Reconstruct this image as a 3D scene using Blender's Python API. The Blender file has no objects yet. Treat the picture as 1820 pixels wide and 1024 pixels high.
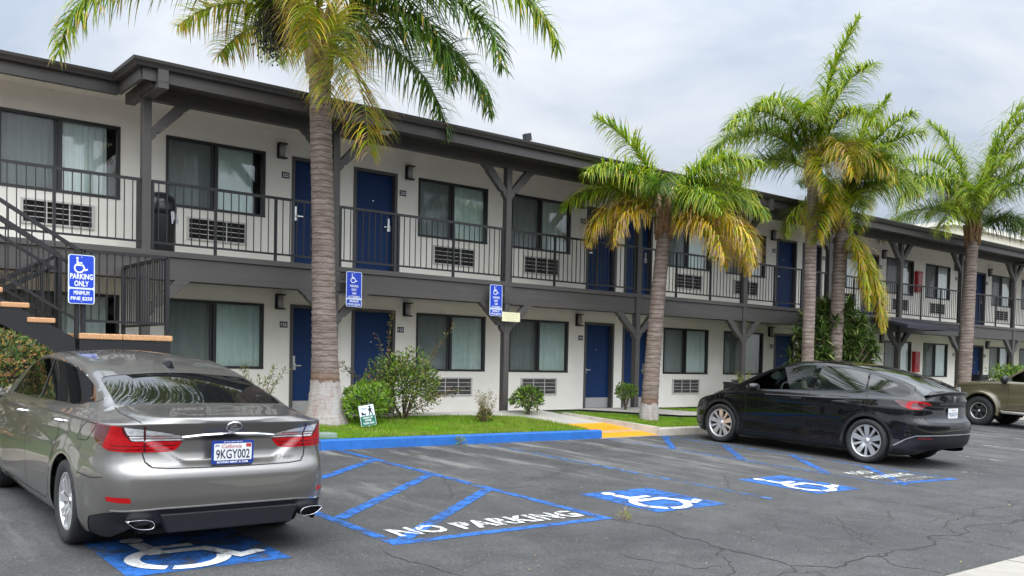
import bpy, bmesh, math, random
from math import sin, cos, pi, radians, sqrt, atan2, exp
from mathutils import Vector, Matrix
import numpy as np
random.seed(7)
D = bpy.data; SC = bpy.context.scene; COL = SC.collection
# ------------------------------------------------------------ helpers
def link(o):
    COL.objects.link(o); return o
def tag(o, label=None, cat=None, group=None, kind=None):
    if label: o['label'] = label
    if cat: o['category'] = cat
    if group: o['group'] = group
    if kind: o['kind'] = kind
    return o
def empty(name, loc, label, cat, group=None, rot=(0, 0, 0)):
    o = D.objects.new(name, None); o.empty_display_size = .1
    o.location = loc; o.rotation_euler = rot
    return tag(link(o), label, cat, group)
def copy_tree(o, parent=None):
    kids = [c for c in D.objects if c.parent == o]
    c = o.copy(); link(c)
    if parent: c.parent = parent
    for k in kids: copy_tree(k, c)
    return c
class MB:
    def __init__(s): s.v = []; s.f = []; s.m = []; s.sm = []
    def add(s, vs, fs, mat=0, smooth=False):
        b = len(s.v); s.v += [tuple(p) for p in vs]
        for f in fs:
            s.f.append(tuple(b + i for i in f)); s.m.append(mat); s.sm.append(smooth)
        return s
    def box(s, x0, x1, y0, y1, z0, z1, mat=0):
        vs = [(x, y, z) for z in (z0, z1) for y in (y0, y1) for x in (x0, x1)]
        return s.add(vs, [(0, 2, 3, 1), (4, 5, 7, 6), (0, 1, 5, 4), (2, 6, 7, 3), (0, 4, 6, 2), (1, 3, 7, 5)], mat)
    def obox(s, c, ax, ay, az, mat=0):
        c, ax, ay, az = Vector(c), Vector(ax), Vector(ay), Vector(az)
        vs = [c + i * ax + j * ay + k * az for k in (-1, 1) for j in (-1, 1) for i in (-1, 1)]
        return s.add(vs, [(0, 2, 3, 1), (4, 5, 7, 6), (0, 1, 5, 4), (2, 6, 7, 3), (0, 4, 6, 2), (1, 3, 7, 5)], mat)
    def bar(s, a, b, w, h, mat=0, up=(0, 0, 1)):
        a, b = Vector(a), Vector(b); d = (b - a); L = d.length; d.normalize()
        r = d.cross(Vector(up))
        if r.length < 1e-4: r = d.cross(Vector((0, 1, 0)))
        r.normalize(); u = r.cross(d)
        return s.obox((a + b) / 2, d * L / 2, r * w / 2, u * h / 2, mat)
    def tube(s, pts, rad, n=8, mat=0, cap=True, smooth=True):
        pts = [Vector(p) for p in pts]; N = len(pts)
        if not hasattr(rad, '__len__'): rad = [rad] * N
        vs = []; prev = None
        for i, p in enumerate(pts):
            t = (pts[min(i + 1, N - 1)] - pts[max(i - 1, 0)]).normalized()
            if prev is None:
                r = t.cross(Vector((0, 0, 1)))
                if r.length < 1e-3: r = t.cross(Vector((0, 1, 0)))
            else: r = prev - t * prev.dot(t)
            r.normalize(); prev = r; u = t.cross(r)
            for k in range(n):
                a = 2 * pi * k / n
                vs.append(p + rad[i] * (cos(a) * r + sin(a) * u))
        fs = [(i * n + k, i * n + (k + 1) % n, (i + 1) * n + (k + 1) % n, (i + 1) * n + k) for i in range(N - 1) for k in range(n)]
        s.add(vs, fs, mat, smooth)
        if cap:
            b = len(s.v) - len(vs)
            s.f.append(tuple(b + k for k in reversed(range(n)))); s.m.append(mat); s.sm.append(False)
            s.f.append(tuple(b + (N - 1) * n + k for k in range(n))); s.m.append(mat); s.sm.append(False)
        return s
    def prism(s, poly, o, ex, ey, en, mat=0):
        # 2D polygon extruded: o + x*ex + y*ey, thickness along en
        o, ex, ey, en = Vector(o), Vector(ex), Vector(ey), Vector(en); n = len(poly)
        A = [o + ex * x + ey * y for x, y in poly]; B = [p + en for p in A]
        fs = [tuple(range(n)), tuple(n + i for i in reversed(range(n)))]
        fs += [(i, n + i, n + (i + 1) % n, (i + 1) % n) for i in range(n)]
        return s.add(A + B, fs, mat)
    def lathe(s, prof, o=(0, 0, 0), axis='z', n=24, mat=0, smooth=True, cap=True):
        vs = []
        for r, h in prof:
            for k in range(n):
                a = 2 * pi * k / n
                p = (r * cos(a), r * sin(a), h) if axis == 'z' else (h, r * cos(a), r * sin(a)) if axis == 'x' else (r * cos(a), h, r * sin(a))
                vs.append(Vector(p) + Vector(o))
        m = len(prof)
        fs = [(i * n + k, i * n + (k + 1) % n, (i + 1) * n + (k + 1) % n, (i + 1) * n + k) for i in range(m - 1) for k in range(n)]
        s.add(vs, fs, mat, smooth); b = len(s.v) - len(vs)
        if not cap: return s
        if prof[0][0] > 1e-4: s.f.append(tuple(b + k for k in reversed(range(n)))); s.m.append(mat); s.sm.append(False)
        if prof[-1][0] > 1e-4: s.f.append(tuple(b + (m - 1) * n + k for k in range(n))); s.m.append(mat); s.sm.append(False)
        return s
    def build(s, name, mats, parent=None, bevel=0, recalc=True):
        me = D.meshes.new(name); me.from_pydata(s.v, [], s.f)
        if not isinstance(mats, (list, tuple)): mats = [mats]
        for m in mats: me.materials.append(m)
        me.polygons.foreach_set('material_index', s.m); me.polygons.foreach_set('use_smooth', s.sm)
        if recalc:
            bm = bmesh.new(); bm.from_mesh(me); bmesh.ops.recalc_face_normals(bm, faces=bm.faces); bm.to_mesh(me); bm.free()
        me.update()
        o = D.objects.new(name, me); link(o)
        if parent: o.parent = parent
        if bevel:
            b = o.modifiers.new('bevel', 'BEVEL'); b.width = bevel; b.segments = 2; b.limit_method = 'ANGLE'; b.angle_limit = radians(40)
        return o
# ------------------------------------------------------------ materials
def nodes(m):
    m.use_nodes = True; nt = m.node_tree
    return nt, nt.nodes, nt.links
def mat(name, col, rough=.6, metal=0, var=0, scale=4, bump=0, bscale=60, coat=0, spec=.5, col2=None, var2=None, detail=4, stretch=None, sub=0, rvar=0):
    m = D.materials.new(name); nt, N, L = nodes(m); b = N['Principled BSDF']
    b.inputs['Base Color'].default_value = (*col, 1); b.inputs['Roughness'].default_value = rough
    b.inputs['Metallic'].default_value = metal; b.inputs['Specular IOR Level'].default_value = spec
    if coat: b.inputs['Coat Weight'].default_value = coat; b.inputs['Coat Roughness'].default_value = .03
    tc = N.new('ShaderNodeTexCoord'); src = tc.outputs['Object']
    if stretch:
        mp = N.new('ShaderNodeMapping'); mp.inputs['Scale'].default_value = stretch; L.new(src, mp.inputs[0]); src = mp.outputs[0]
    if var or col2:
        n = N.new('ShaderNodeTexNoise'); n.inputs['Scale'].default_value = scale; n.inputs['Detail'].default_value = detail; n.inputs['Roughness'].default_value = .65
        L.new(src, n.inputs['Vector'])
        r = N.new('ShaderNodeValToRGB'); L.new(n.outputs['Fac'], r.inputs[0])
        c1 = tuple(max(0, c * (1 - var)) for c in col); c2 = col2 or tuple(c * (1 + var) for c in col)
        if col2: c1 = col
        r.color_ramp.elements[0].position = .3; r.color_ramp.elements[1].position = .7
        r.color_ramp.elements[0].color = (*c1, 1); r.color_ramp.elements[1].color = (*c2, 1)
        L.new(r.outputs[0], b.inputs['Base Color'])
        if rvar:
            mr = N.new('ShaderNodeMapRange'); mr.inputs[3].default_value = rough - rvar; mr.inputs[4].default_value = rough + rvar
            L.new(n.outputs['Fac'], mr.inputs[0]); L.new(mr.outputs[0], b.inputs['Roughness'])
    if bump:
        n2 = N.new('ShaderNodeTexNoise'); n2.inputs['Scale'].default_value = bscale; n2.inputs['Detail'].default_value = 3
        L.new(src, n2.inputs['Vector']); bp = N.new('ShaderNodeBump'); bp.inputs['Strength'].default_value = bump; bp.inputs['Distance'].default_value = .01
        L.new(n2.outputs['Fac'], bp.inputs['Height']); L.new(bp.outputs[0], b.inputs['Normal'])
    return m
def paint_mat(name, col, wear=.35, under=(.080, .078, .075), scale=6):
    # road paint worn through to the asphalt
    m = mat(name, col, .75); nt, N, L = nodes(m); b = N['Principled BSDF']
    tc = N.new('ShaderNodeTexCoord')
    n = N.new('ShaderNodeTexNoise'); n.inputs['Scale'].default_value = scale; n.inputs['Detail'].default_value = 9; n.inputs['Roughness'].default_value = .72
    n3 = N.new('ShaderNodeTexNoise'); n3.inputs['Scale'].default_value = 140; n3.inputs['Detail'].default_value = 2
    L.new(tc.outputs['Object'], n.inputs['Vector']); L.new(tc.outputs['Object'], n3.inputs['Vector'])
    a = N.new('ShaderNodeMath'); a.operation = 'MULTIPLY_ADD'; a.inputs[1].default_value = .35; L.new(n3.outputs['Fac'], a.inputs[0]); L.new(n.outputs['Fac'], a.inputs[2])
    r = N.new('ShaderNodeValToRGB'); L.new(a.outputs[0], r.inputs[0]); r.color_ramp.elements[0].position = wear - .07; r.color_ramp.elements[1].position = wear + .07
    r.color_ramp.elements[0].color = (0, 0, 0, 1); r.color_ramp.elements[1].color = (1, 1, 1, 1)
    n2 = N.new('ShaderNodeTexNoise'); n2.inputs['Scale'].default_value = 25; n2.inputs['Detail'].default_value = 5; L.new(tc.outputs['Object'], n2.inputs['Vector'])
    r2 = N.new('ShaderNodeValToRGB'); L.new(n2.outputs['Fac'], r2.inputs[0])
    r2.color_ramp.elements[0].position = .3; r2.color_ramp.elements[1].position = .7
    r2.color_ramp.elements[0].color = (*[c * .72 for c in col], 1); r2.color_ramp.elements[1].color = (*[min(1, c * 1.15) for c in col], 1)
    L.new(r2.outputs[0], b.inputs['Base Color'])
    tr = N.new('ShaderNodeBsdfTransparent'); mx = N.new('ShaderNodeMixShader'); L.new(r.outputs[0], mx.inputs[0]); L.new(b.outputs[0], mx.inputs[1]); L.new(tr.outputs[0], mx.inputs[2]); L.new(mx.outputs[0], N['Material Output'].inputs[0])
    return m
def glass_mat(name, tint=(.5, .55, .55), clear=.7, ior=1.5, boost=1.0):
    m = D.materials.new(name); nt, N, L = nodes(m); N.remove(N['Principled BSDF']); out = N['Material Output']
    t = N.new('ShaderNodeBsdfTransparent'); t.inputs[0].default_value = (*[c * clear for c in tint], 1)
    g = N.new('ShaderNodeBsdfGlossy'); g.inputs['Roughness'].default_value = .015
    fr = N.new('ShaderNodeFresnel'); fr.inputs[0].default_value = ior
    mu = N.new('ShaderNodeMath'); mu.operation = 'MULTIPLY'; mu.inputs[1].default_value = boost; mu.use_clamp = True; L.new(fr.outputs[0], mu.inputs[0])
    mx = N.new('ShaderNodeMixShader'); L.new(mu.outputs[0], mx.inputs[0]); L.new(t.outputs[0], mx.inputs[1]); L.new(g.outputs[0], mx.inputs[2]); L.new(mx.outputs[0], out.inputs[0])
    return m
def weather(m, col, layers, joint=None):
    # chips, streaks and dirt with outlines of their own, over the base colour
    nt, N, L = nodes(m); b = N['Principled BSDF']; lk = b.inputs['Base Color'].links; src = lk[0].from_socket if lk else None
    tc = N.new('ShaderNodeTexCoord')
    for st, sc, lo, hi, amt in layers:
        mp = N.new('ShaderNodeMapping'); mp.inputs['Scale'].default_value = st; L.new(tc.outputs['Object'], mp.inputs[0])
        n = N.new('ShaderNodeTexNoise'); n.inputs['Scale'].default_value = sc; n.inputs['Detail'].default_value = 9; n.inputs['Roughness'].default_value = .68; L.new(mp.outputs[0], n.inputs['Vector'])
        r = N.new('ShaderNodeMapRange'); r.inputs[1].default_value = lo; r.inputs[2].default_value = hi; r.inputs[4].default_value = amt; L.new(n.outputs['Fac'], r.inputs[0])
        x = N.new('ShaderNodeMixRGB'); L.new(r.outputs[0], x.inputs[0]); L.new(src, x.inputs[1]); x.inputs[2].default_value = (*col, 1); src = x.outputs[0]
    if joint:
        sx = N.new('ShaderNodeSeparateXYZ'); L.new(tc.outputs['Object'], sx.inputs[0]); pm = N.new('ShaderNodeMath'); pm.operation = 'PINGPONG'; pm.inputs[1].default_value = joint; L.new(sx.outputs['X'], pm.inputs[0])
        lt = N.new('ShaderNodeMath'); lt.operation = 'LESS_THAN'; lt.inputs[1].default_value = .006; L.new(pm.outputs[0], lt.inputs[0])
        x = N.new('ShaderNodeMixRGB'); L.new(lt.outputs[0], x.inputs[0]); L.new(src, x.inputs[1]); x.inputs[2].default_value = (.03, .03, .03, 1); src = x.outputs[0]
    L.new(src, b.inputs['Base Color'])
M = {}
M['wall'] = mat('wall_stucco', (.80, .765, .69), .85, var=.05, scale=1.3, bump=.25, bscale=90)
M['soffit'] = mat('soffit_stucco', (.76, .72, .63), .85, var=.05, scale=2, bump=.2, bscale=70)
weather(M['wall'], (.40, .36, .30), [((3.5, 1, .35), 1.2, .60, .80, .30), ((1, 1, 1), 2.4, .63, .72, .12)])
M['trim'] = mat('trim_paint', (.056, .050, .046), .55, var=.10, scale=3, bump=.12, bscale=30, stretch=(1, 1, 6))
M['beam'] = mat('beam_paint', (.064, .058, .053), .6, var=.14, scale=2.5, bump=.2, bscale=40, stretch=(.25, 2, 4))
weather(M['beam'], (.115, .105, .098), [((.6, 3, 5), 3, .60, .70, .5)])
M['gutter'] = mat('gutter_paint', (.052, .048, .045), .4, var=.1, scale=3)
M['rail'] = mat('rail_paint', (.0075, .007, .008), .45, var=.15, scale=20)
M['door'] = mat('door_paint', (.0012, .024, .098), .6, spec=.3, var=.10, scale=2, bump=.03, bscale=200)
M['dframe'] = mat('door_frame_paint', (.070, .066, .064), .5, var=.06)
M['kick'] = mat('kick_plate', (.42, .42, .40), .4, .3, var=.08)
M['steel'] = mat('steel', (.62, .62, .60), .3, .9)
M['chrome'] = mat('chrome', (.80, .80, .82), .08, 1)
M['wframe'] = mat('window_frame', (.018, .017, .017), .4)
M['glass'] = glass_mat('window_glass', (.98, 1, .99), 1.0, 1.55, 2.6)
M['screen'] = mat('insect_screen', (.085, .087, .088), .8)
nt, N, L = nodes(M['screen']); _t = N.new('ShaderNodeBsdfTransparent'); _m = N.new('ShaderNodeMixShader'); _m.inputs[0].default_value = .5
L.new(N['Principled BSDF'].outputs[0], _m.inputs[1]); L.new(_t.outputs[0], _m.inputs[2]); L.new(_m.outputs[0], N['Material Output'].inputs[0])
M['curtain'] = mat('curtain_cloth', (.84, .92, .87), .9, var=.06, scale=2, stretch=(6, 1, .4))
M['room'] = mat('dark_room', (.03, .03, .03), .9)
M['acframe'] = mat('ac_frame', (.50, .49, .46), .5, var=.05)
M['acdark'] = mat('ac_fins', (.045, .044, .042), .6)
M['acgrey'] = mat('ac_fins_grey', (.17, .165, .155), .6, var=.2, scale=12)
M['black'] = mat('black_plastic', (.012, .012, .013), .4)
M['matte'] = mat('matte_black', (.008, .008, .008), .9)
M['lampglass'] = mat('lamp_diffuser', (.30, .29, .30), .3)
M['white'] = mat('white_lettering', (.80, .82, .83), .5)
M['sign'] = mat('sign_blue', (.004, .045, .47), .35)
M['signw'] = mat('sign_border', (.66, .74, .80), .35)
M['cream'] = mat('notice_cream', (.78, .74, .48), .5)
M['red'] = mat('red_cabinet', (.42, .008, .014), .35)
M['asphalt'] = None
M['conc'] = mat('concrete', (.40, .375, .33), .85, var=.16, scale=1.7, bump=.3, bscale=80, detail=8)
M['kerb'] = mat('kerb_concrete', (.40, .36, .30), .85, var=.22, scale=5, bump=.4, bscale=60, detail=8)
M['kblue'] = mat('kerb_blue', (.009, .112, .40), .6, var=.16, scale=6, bump=.3, bscale=50, detail=8)
weather(M['kblue'], (.30, .29, .27), [((1, 1, 1), 7, .66, .70, .9)], joint=3.05)
M['tactile'] = mat('tactile_yellow', (.78, .36, .016), .6, var=.1, scale=9)
M['granite'] = mat('granite_tread', (.50, .27, .13), .8, var=.55, scale=90, bump=.3, bscale=120, detail=3)
M['pblue'] = paint_mat('paint_blue', (.010, .10, .35), .72)
M['pfaint'] = paint_mat('paint_blue_faint', (.03, .12, .32), .68)
M['pwhite'] = paint_mat('paint_white', (.66, .66, .64), .76)
M['pworn'] = paint_mat('paint_white_worn', (.60, .60, .56), .70, scale=14)
M['pgone'] = paint_mat('paint_white_faint', (.40, .39, .37), .62, scale=5)
M['soil'] = mat('soil', (.06, .045, .03), .95, var=.4, scale=14, bump=.5)
M['turf'] = mat('turf_soil', (.055, .105, .012), .95, var=.45, scale=9, bump=.6, bscale=120)
def asphalt():
    m = mat('asphalt', (.09, .089, .088), .88); nt, N, L = nodes(m); b = N['Principled BSDF']
    tc = N.new('ShaderNodeTexCoord'); P = tc.outputs['Object']
    def noise(s, d=4, r=.6, vec=P):
        n = N.new('ShaderNodeTexNoise'); n.inputs['Scale'].default_value = s; n.inputs['Detail'].default_value = d; n.inputs['Roughness'].default_value = r; L.new(vec, n.inputs['Vector']); return n
    def ramp(src, stops):
        r = N.new('ShaderNodeValToRGB'); L.new(src, r.inputs[0]); e = r.color_ramp.elements
        while len(e) < len(stops): e.new(.5)
        for el, (p, c) in zip(e, stops): el.position = p; el.color = (c, c, c, 1) if not hasattr(c, '__len__') else (*c, 1)
        return r.outputs[0]
    def mix(f, a, c, mode='MIX'):
        x = N.new('ShaderNodeMixRGB'); x.blend_type = mode
        for i, s in ((0, f), (1, a), (2, c)):
            if hasattr(s, 'is_linked'): L.new(s, x.inputs[i])
            elif hasattr(s, '__len__'): x.inputs[i].default_value = (*s, 1)
            else: x.inputs[i].default_value = s
        return x.outputs[0]
    def math(op, a, c):
        x = N.new('ShaderNodeMath'); x.operation = op; x.use_clamp = op == 'MULTIPLY'
        for i, s in ((0, a), (1, c)):
            if hasattr(s, 'is_linked'): L.new(s, x.inputs[i])
            else: x.inputs[i].default_value = s
        return x.outputs[0]
    base = ramp(noise(.55, 6, .6).outputs['Fac'], [(.3, (.034, .0334, .0324)), (.7, (.061, .0595, .0570))])
    grain = ramp(noise(170, 2, .7).outputs['Fac'], [(.32, .35), (.5, .95), (.68, 1.9)])
    col = mix(1.0, base, grain, 'MULTIPLY')
    col = mix(1.0, col, ramp(noise(48, 3, .75).outputs['Fac'], [(.34, .62), (.5, .98), (.66, 1.45)]), 'MULTIPLY')
    col = mix(1.0, col, ramp(noise(1.9, 5, .7).outputs['Fac'], [(.34, .72), (.5, 1.0), (.66, 1.22)]), 'MULTIPLY')
    # pale dusty scuffs drawn out along the stalls
    mp = N.new('ShaderNodeMapping'); mp.inputs['Scale'].default_value = (2.2, .35, 1); L.new(P, mp.inputs[0])
    st = ramp(noise(1.1, 8, .7, mp.outputs[0]).outputs['Fac'], [(.53, 0), (.72, 1)])
    sx = N.new('ShaderNodeSeparateXYZ'); L.new(P, sx.inputs[0])
    near = ramp(math('MULTIPLY', math('ADD', sx.outputs['Y'], 10.5), .1), [(.12, 0), (.55, 1)])
    col = mix(math('MULTIPLY', math('MULTIPLY', st, near), .8), col, (.30, .285, .255))
    # dark drips and tyre marks
    mp2 = N.new('ShaderNodeMapping'); mp2.inputs['Scale'].default_value = (1.2, .3, 1); mp2.inputs['Location'].default_value = (3, 9, 0); L.new(P, mp2.inputs[0])
    dk = ramp(noise(1.6, 7, .7, mp2.outputs[0]).outputs['Fac'], [(.60, 0), (.78, 1)])
    col = mix(math('MULTIPLY', dk, .55), col, (.035, .034, .034))
    # cracks
    wn = noise(1.3, 5, .7); wv = mix(.30, P, wn.outputs['Color'], 'ADD')
    def cracks(scale, w, gate, amt, c):
        v = N.new('ShaderNodeTexVoronoi'); v.feature = 'DISTANCE_TO_EDGE'; v.inputs['Scale'].default_value = scale; L.new(wv, v.inputs['Vector'])
        l = ramp(v.outputs['Distance'], [(w * .35, 1), (w, 0)])
        return mix(math('MULTIPLY', math('MULTIPLY', l, gate), amt), c, (.018, .017, .016)), l
    g1 = ramp(noise(.35, 2, .5).outputs['Fac'], [(.50, 0), (.60, 1)])
    cy = ramp(math('MULTIPLY', math('ADD', sx.outputs['Y'], 13.4), .1), [(.02, 1), (.30, 1), (.36, 0)])
    g2 = math('MULTIPLY', ramp(noise(.5, 3, .6).outputs['Fac'], [(.40, 0), (.50, 1)]), cy)
    col, l1 = cracks(.36, .006, g1, .75, col)
    col, l2 = cracks(1.3, .014, g2, .9, col)
    # pale grit
    vg = N.new('ShaderNodeTexVoronoi'); vg.inputs['Scale'].default_value = 17; L.new(P, vg.inputs['Vector'])
    gr = ramp(vg.outputs['Distance'], [(.08, 1), (.13, 0)])
    gg = ramp(noise(9, 2).outputs['Fac'], [(.55, 0), (.62, 1)])
    col = mix(math('MULTIPLY', math('MULTIPLY', gr, gg), .6), col, (.42, .41, .38))
    L.new(col, b.inputs['Base Color'])
    bp = N.new('ShaderNodeBump'); bp.inputs['Strength'].default_value = .55; bp.inputs['Distance'].default_value = .006
    L.new(noise(130, 3, .7).outputs['Fac'], bp.inputs['Height']); L.new(bp.outputs[0], b.inputs['Normal'])
    return m
M['asphalt'] = asphalt()
# ------------------------------------------------------------ text and symbols
def text_polys(s, size=1.0, bold=0.0, spacing=1.0, align='CENTER'):
    cu = D.curves.new('t', 'FONT'); cu.body = s; cu.size = size; cu.align_x = align; cu.align_y = 'CENTER'; cu.offset = bold; cu.space_character = spacing; cu.resolution_u = 3
    o = D.objects.new('t', cu); COL.objects.link(o)
    dg = bpy.context.evaluated_depsgraph_get(); me = D.meshes.new_from_object(o.evaluated_get(dg))
    v = [(p.co.x, p.co.y) for p in me.vertices]; f = [tuple(p.vertices) for p in me.polygons]
    D.objects.remove(o); D.curves.remove(cu); D.meshes.remove(me)
    return v, f
def put_text(mb, s, o, ex, ey, w=None, h=None, bold=0.0, mat=0, spacing=1.0):
    """text centred at o; fitted to width w and height h (metres)"""
    v, f = text_polys(s, 1.0, bold, spacing)
    xs = [p[0] for p in v]; ys = [p[1] for p in v]; cx, cy = (min(xs) + max(xs)) / 2, (min(ys) + max(ys)) / 2
    sx = w / (max(xs) - min(xs)) if w else None; sy = h / (max(ys) - min(ys)) if h else None
    sx = sx or sy; sy = sy or sx
    o, ex, ey = Vector(o), Vector(ex), Vector(ey)
    mb.add([o + ex * ((x - cx) * sx) + ey * ((y - cy) * sy) for x, y in v], f, mat)
def arc_poly(cx, cy, r, w, a0, a1, n=28):
    A = [radians(a0 + (a1 - a0) * i / n) for i in range(n + 1)]
    return [(cx + (r + w / 2) * cos(a), cy + (r + w / 2) * sin(a)) for a in A], [(cx + (r - w / 2) * cos(a), cy + (r - w / 2) * sin(a)) for a in A]
def wheelchair(mb, P, mat=0, gap=False):
    """access symbol in the unit square; P maps (u,v) to 3D"""
    def poly(pts): mb.add([P(*p) for p in pts], [tuple(range(len(pts)))], mat)
    def stroke(a, b, w):
        a, b = Vector(a), Vector(b); d = (b - a).normalized(); n = Vector((-d.y, d.x)) * w / 2
        poly([a + n, a - n, b - n, b + n])
    poly([(.335 + .07 * cos(2 * pi * k / 20), .895 + .07 * sin(2 * pi * k / 20)) for k in range(20)])
    poly([(.29, .80), (.385, .80), (.40, .66), (.62, .66), (.62, .585), (.41, .585), (.42, .53), (.68, .53), (.80, .255), (.91, .305), (.945, .225), (.755, .14), (.625, .44), (.315, .44)])
    segs = [(118, 352)] if not gap else [(115, 238), (246, 350)]
    for a0, a1 in segs:
        o, i = arc_poly(.445, .31, .255, .085, a0, a1)
        n = len(o); b = len(mb.v)
        mb.add([P(*p) for p in o] + [P(*p) for p in i], [(k, k + 1, n + k + 1, n + k) for k in range(n - 1)], mat)
# ------------------------------------------------------------ site levels
G0, G1, G2 = -.08989, .03601, -.00472
def gz(x, y): return G0 + G1 * y + G2 * x
YK = -3.95                                     # kerb line
def tz(x, y):                                  # planting strip between kerb top and walkway edge
    a = gz(x, YK) + .14; b = .10; t = (y - YK) / (-1.75 - YK)
    return a + (b - a) * min(1, max(0, t))
# ------------------------------------------------------------ camera
cam = D.objects.new('camera', D.cameras.new('camera')); link(cam); SC.camera = cam
F, YAW, PITCH, ROLL, CY = 1634.018, 0.680320, -0.0296067, 0.0203105, 180.874
cam.data.sensor_width = 36; cam.data.lens = F / 1820 * 36; cam.data.shift_y = CY / 1820; cam.data.clip_end = 5000; cam.data.clip_start = .05
fw = Vector((sin(YAW) * cos(PITCH), cos(YAW) * cos(PITCH), sin(PITCH))); r = Vector((cos(YAW), -sin(YAW), 0)); u = r.cross(fw)
r2 = cos(ROLL) * r + sin(ROLL) * u; u2 = -sin(ROLL) * r + cos(ROLL) * u
mw = Matrix((r2, u2, -fw)).transposed().to_4x4(); mw.translation = (0, -15.796, 1.0483); cam.matrix_world = mw
# ------------------------------------------------------------ light
W = D.worlds.new('World'); SC.world = W; W.use_nodes = True; N = W.node_tree.nodes; L = W.node_tree.links; bg = N['Background']
SUN_EL, SUN_AZ = radians(57), radians(212)      # azimuth measured from +Y towards +X
sky = N.new('ShaderNodeTexSky'); sky.sky_type = 'NISHITA'; sky.sun_disc = False; sky.sun_elevation = SUN_EL; sky.sun_rotation = SUN_AZ
tc = N.new('ShaderNodeTexCoord'); sep = N.new('ShaderNodeSeparateXYZ'); L.new(tc.outputs['Generated'], sep.inputs[0])
def wmath(op, a, b=0.0, c=None, clamp=False):
    x = N.new('ShaderNodeMath'); x.operation = op; x.use_clamp = clamp
    for i, s in enumerate((a, b, c)):
        if s is None: continue
        if hasattr(s, 'is_linked'): L.new(s, x.inputs[i])
        else: x.inputs[i].default_value = s
    return x.outputs[0]
el = wmath('MAXIMUM', sep.outputs['Z'], .0)
mp = N.new('ShaderNodeMapping'); mp.inputs['Scale'].default_value = (1, 1, 2.6); L.new(tc.outputs['Generated'], mp.inputs[0])
n1 = N.new('ShaderNodeTexNoise'); n1.inputs['Scale'].default_value = 3.1; n1.inputs['Detail'].default_value = 8; n1.inputs['Roughness'].default_value = .52; n1.inputs['Distortion'].default_value = .35; L.new(mp.outputs[0], n1.inputs['Vector'])
cr = N.new('ShaderNodeValToRGB'); L.new(n1.outputs['Fac'], cr.inputs[0]); e = cr.color_ramp.elements
e[0].position = .30; e[0].position = .36; e[0].color = (4.0, 4.6, 5.5, 1); e[1].position = .62; e[1].color = (6.5, 6.7, 6.95, 1)
l0 = wmath('MULTIPLY_ADD', el, 1.5, .72)         # an overcast sky is brighter overhead and round the veiled sun
vd = N.new('ShaderNodeVectorMath'); vd.operation = 'DOT_PRODUCT'; L.new(tc.outputs['Generated'], vd.inputs[0]); vd.inputs[1].default_value = (sin(SUN_AZ) * cos(SUN_EL), cos(SUN_AZ) * cos(SUN_EL), sin(SUN_EL))
lum = wmath('MULTIPLY', l0, wmath('MULTIPLY_ADD', wmath('MAXIMUM', vd.outputs['Value'], 0), 2.4, 1.0))
cv = N.new('ShaderNodeMixRGB'); cv.blend_type = 'MULTIPLY'; cv.inputs[0].default_value = 1; L.new(cr.outputs[0], cv.inputs[1]); L.new(lum, cv.inputs[2])
mx = N.new('ShaderNodeMixRGB'); mx.inputs[0].default_value = .90; L.new(sky.outputs[0], mx.inputs[1]); L.new(cv.outputs[0], mx.inputs[2])
L.new(mx.outputs[0], bg.inputs[0]); bg.inputs[1].default_value = .10
sun = D.objects.new('sun', D.lights.new('sun', 'SUN')); link(sun); sun.data.energy = 1.1; sun.data.angle = radians(75); sun.data.color = (1, .96, .9)
sd = Vector((sin(SUN_AZ) * cos(SUN_EL), cos(SUN_AZ) * cos(SUN_EL), sin(SUN_EL))); sun.rotation_euler = sd.to_track_quat('Z', 'Y').to_euler(); sun.location = (0, -20, 20)
SC.view_settings.view_transform = 'Standard'; SC.view_settings.look = 'None'; SC.view_settings.exposure = .42; SC.view_settings.gamma = 1
# ============================================================ GROUND
def sheet(name, x0, x1, y0, y1, zf, m, nx=1, ny=1, dz=0, kind='structure', poly=None):
    mb = MB()
    xs = [x0 + (x1 - x0) * i / nx for i in range(nx + 1)]; ys = [y0 + (y1 - y0) * j / ny for j in range(ny + 1)]
    mb.add([(x, y, zf(x, y) + dz) for y in ys for x in xs], [(j * (nx + 1) + i, j * (nx + 1) + i + 1, (j + 1) * (nx + 1) + i + 1, (j + 1) * (nx + 1) + i) for j in range(ny) for i in range(nx)])
    return tag(mb.build(name, m, recalc=False), kind=kind)
tag(MB().add([(-900, -900, -2.6), (900, -900, -2.6), (900, 900, -2.6), (-900, 900, -2.6)], [(0, 1, 2, 3)]).build('ground', mat('far_ground', (.12, .115, .10), .9, var=.3, scale=.05), recalc=False), kind='structure')
sheet('parking_lot', -35, 95, -50, YK + .3, gz, M['asphalt'], 26, 10)
# walkway slab below the balcony, planting ground, path
def wz(x, y): return .10 + (-.02 - .10) * (y + 1.75) / 1.75
sheet('walkway', -4, 46, -1.75, .02, wz, M['conc'], 50, 2)
RXL = lambda y: 11.64 - .38 * (y - YK)
RXR = lambda y: 13.20 - .50 * (y - YK)
for lo, hi in ((lambda y: -4, RXL), (lambda y: RXR(y) + .06, lambda y: 46)):
    mb = MB(); ny, nx = 10, 50
    ys_ = [YK + .13 + (-1.74 - YK - .13) * j / ny for j in range(ny + 1)]
    mb.add([(lo(y) + (hi(y) - lo(y)) * i / nx, y, tz(lo(y) + (hi(y) - lo(y)) * i / nx, y) - .03) for y in ys_ for i in range(nx + 1)], [(j * (nx + 1) + i, j * (nx + 1) + i + 1, (j + 1) * (nx + 1) + i + 1, (j + 1) * (nx + 1) + i) for j in range(ny) for i in range(nx)])
    tag(mb.build('planting_ground', M['turf'], recalc=False), kind='structure')
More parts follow.
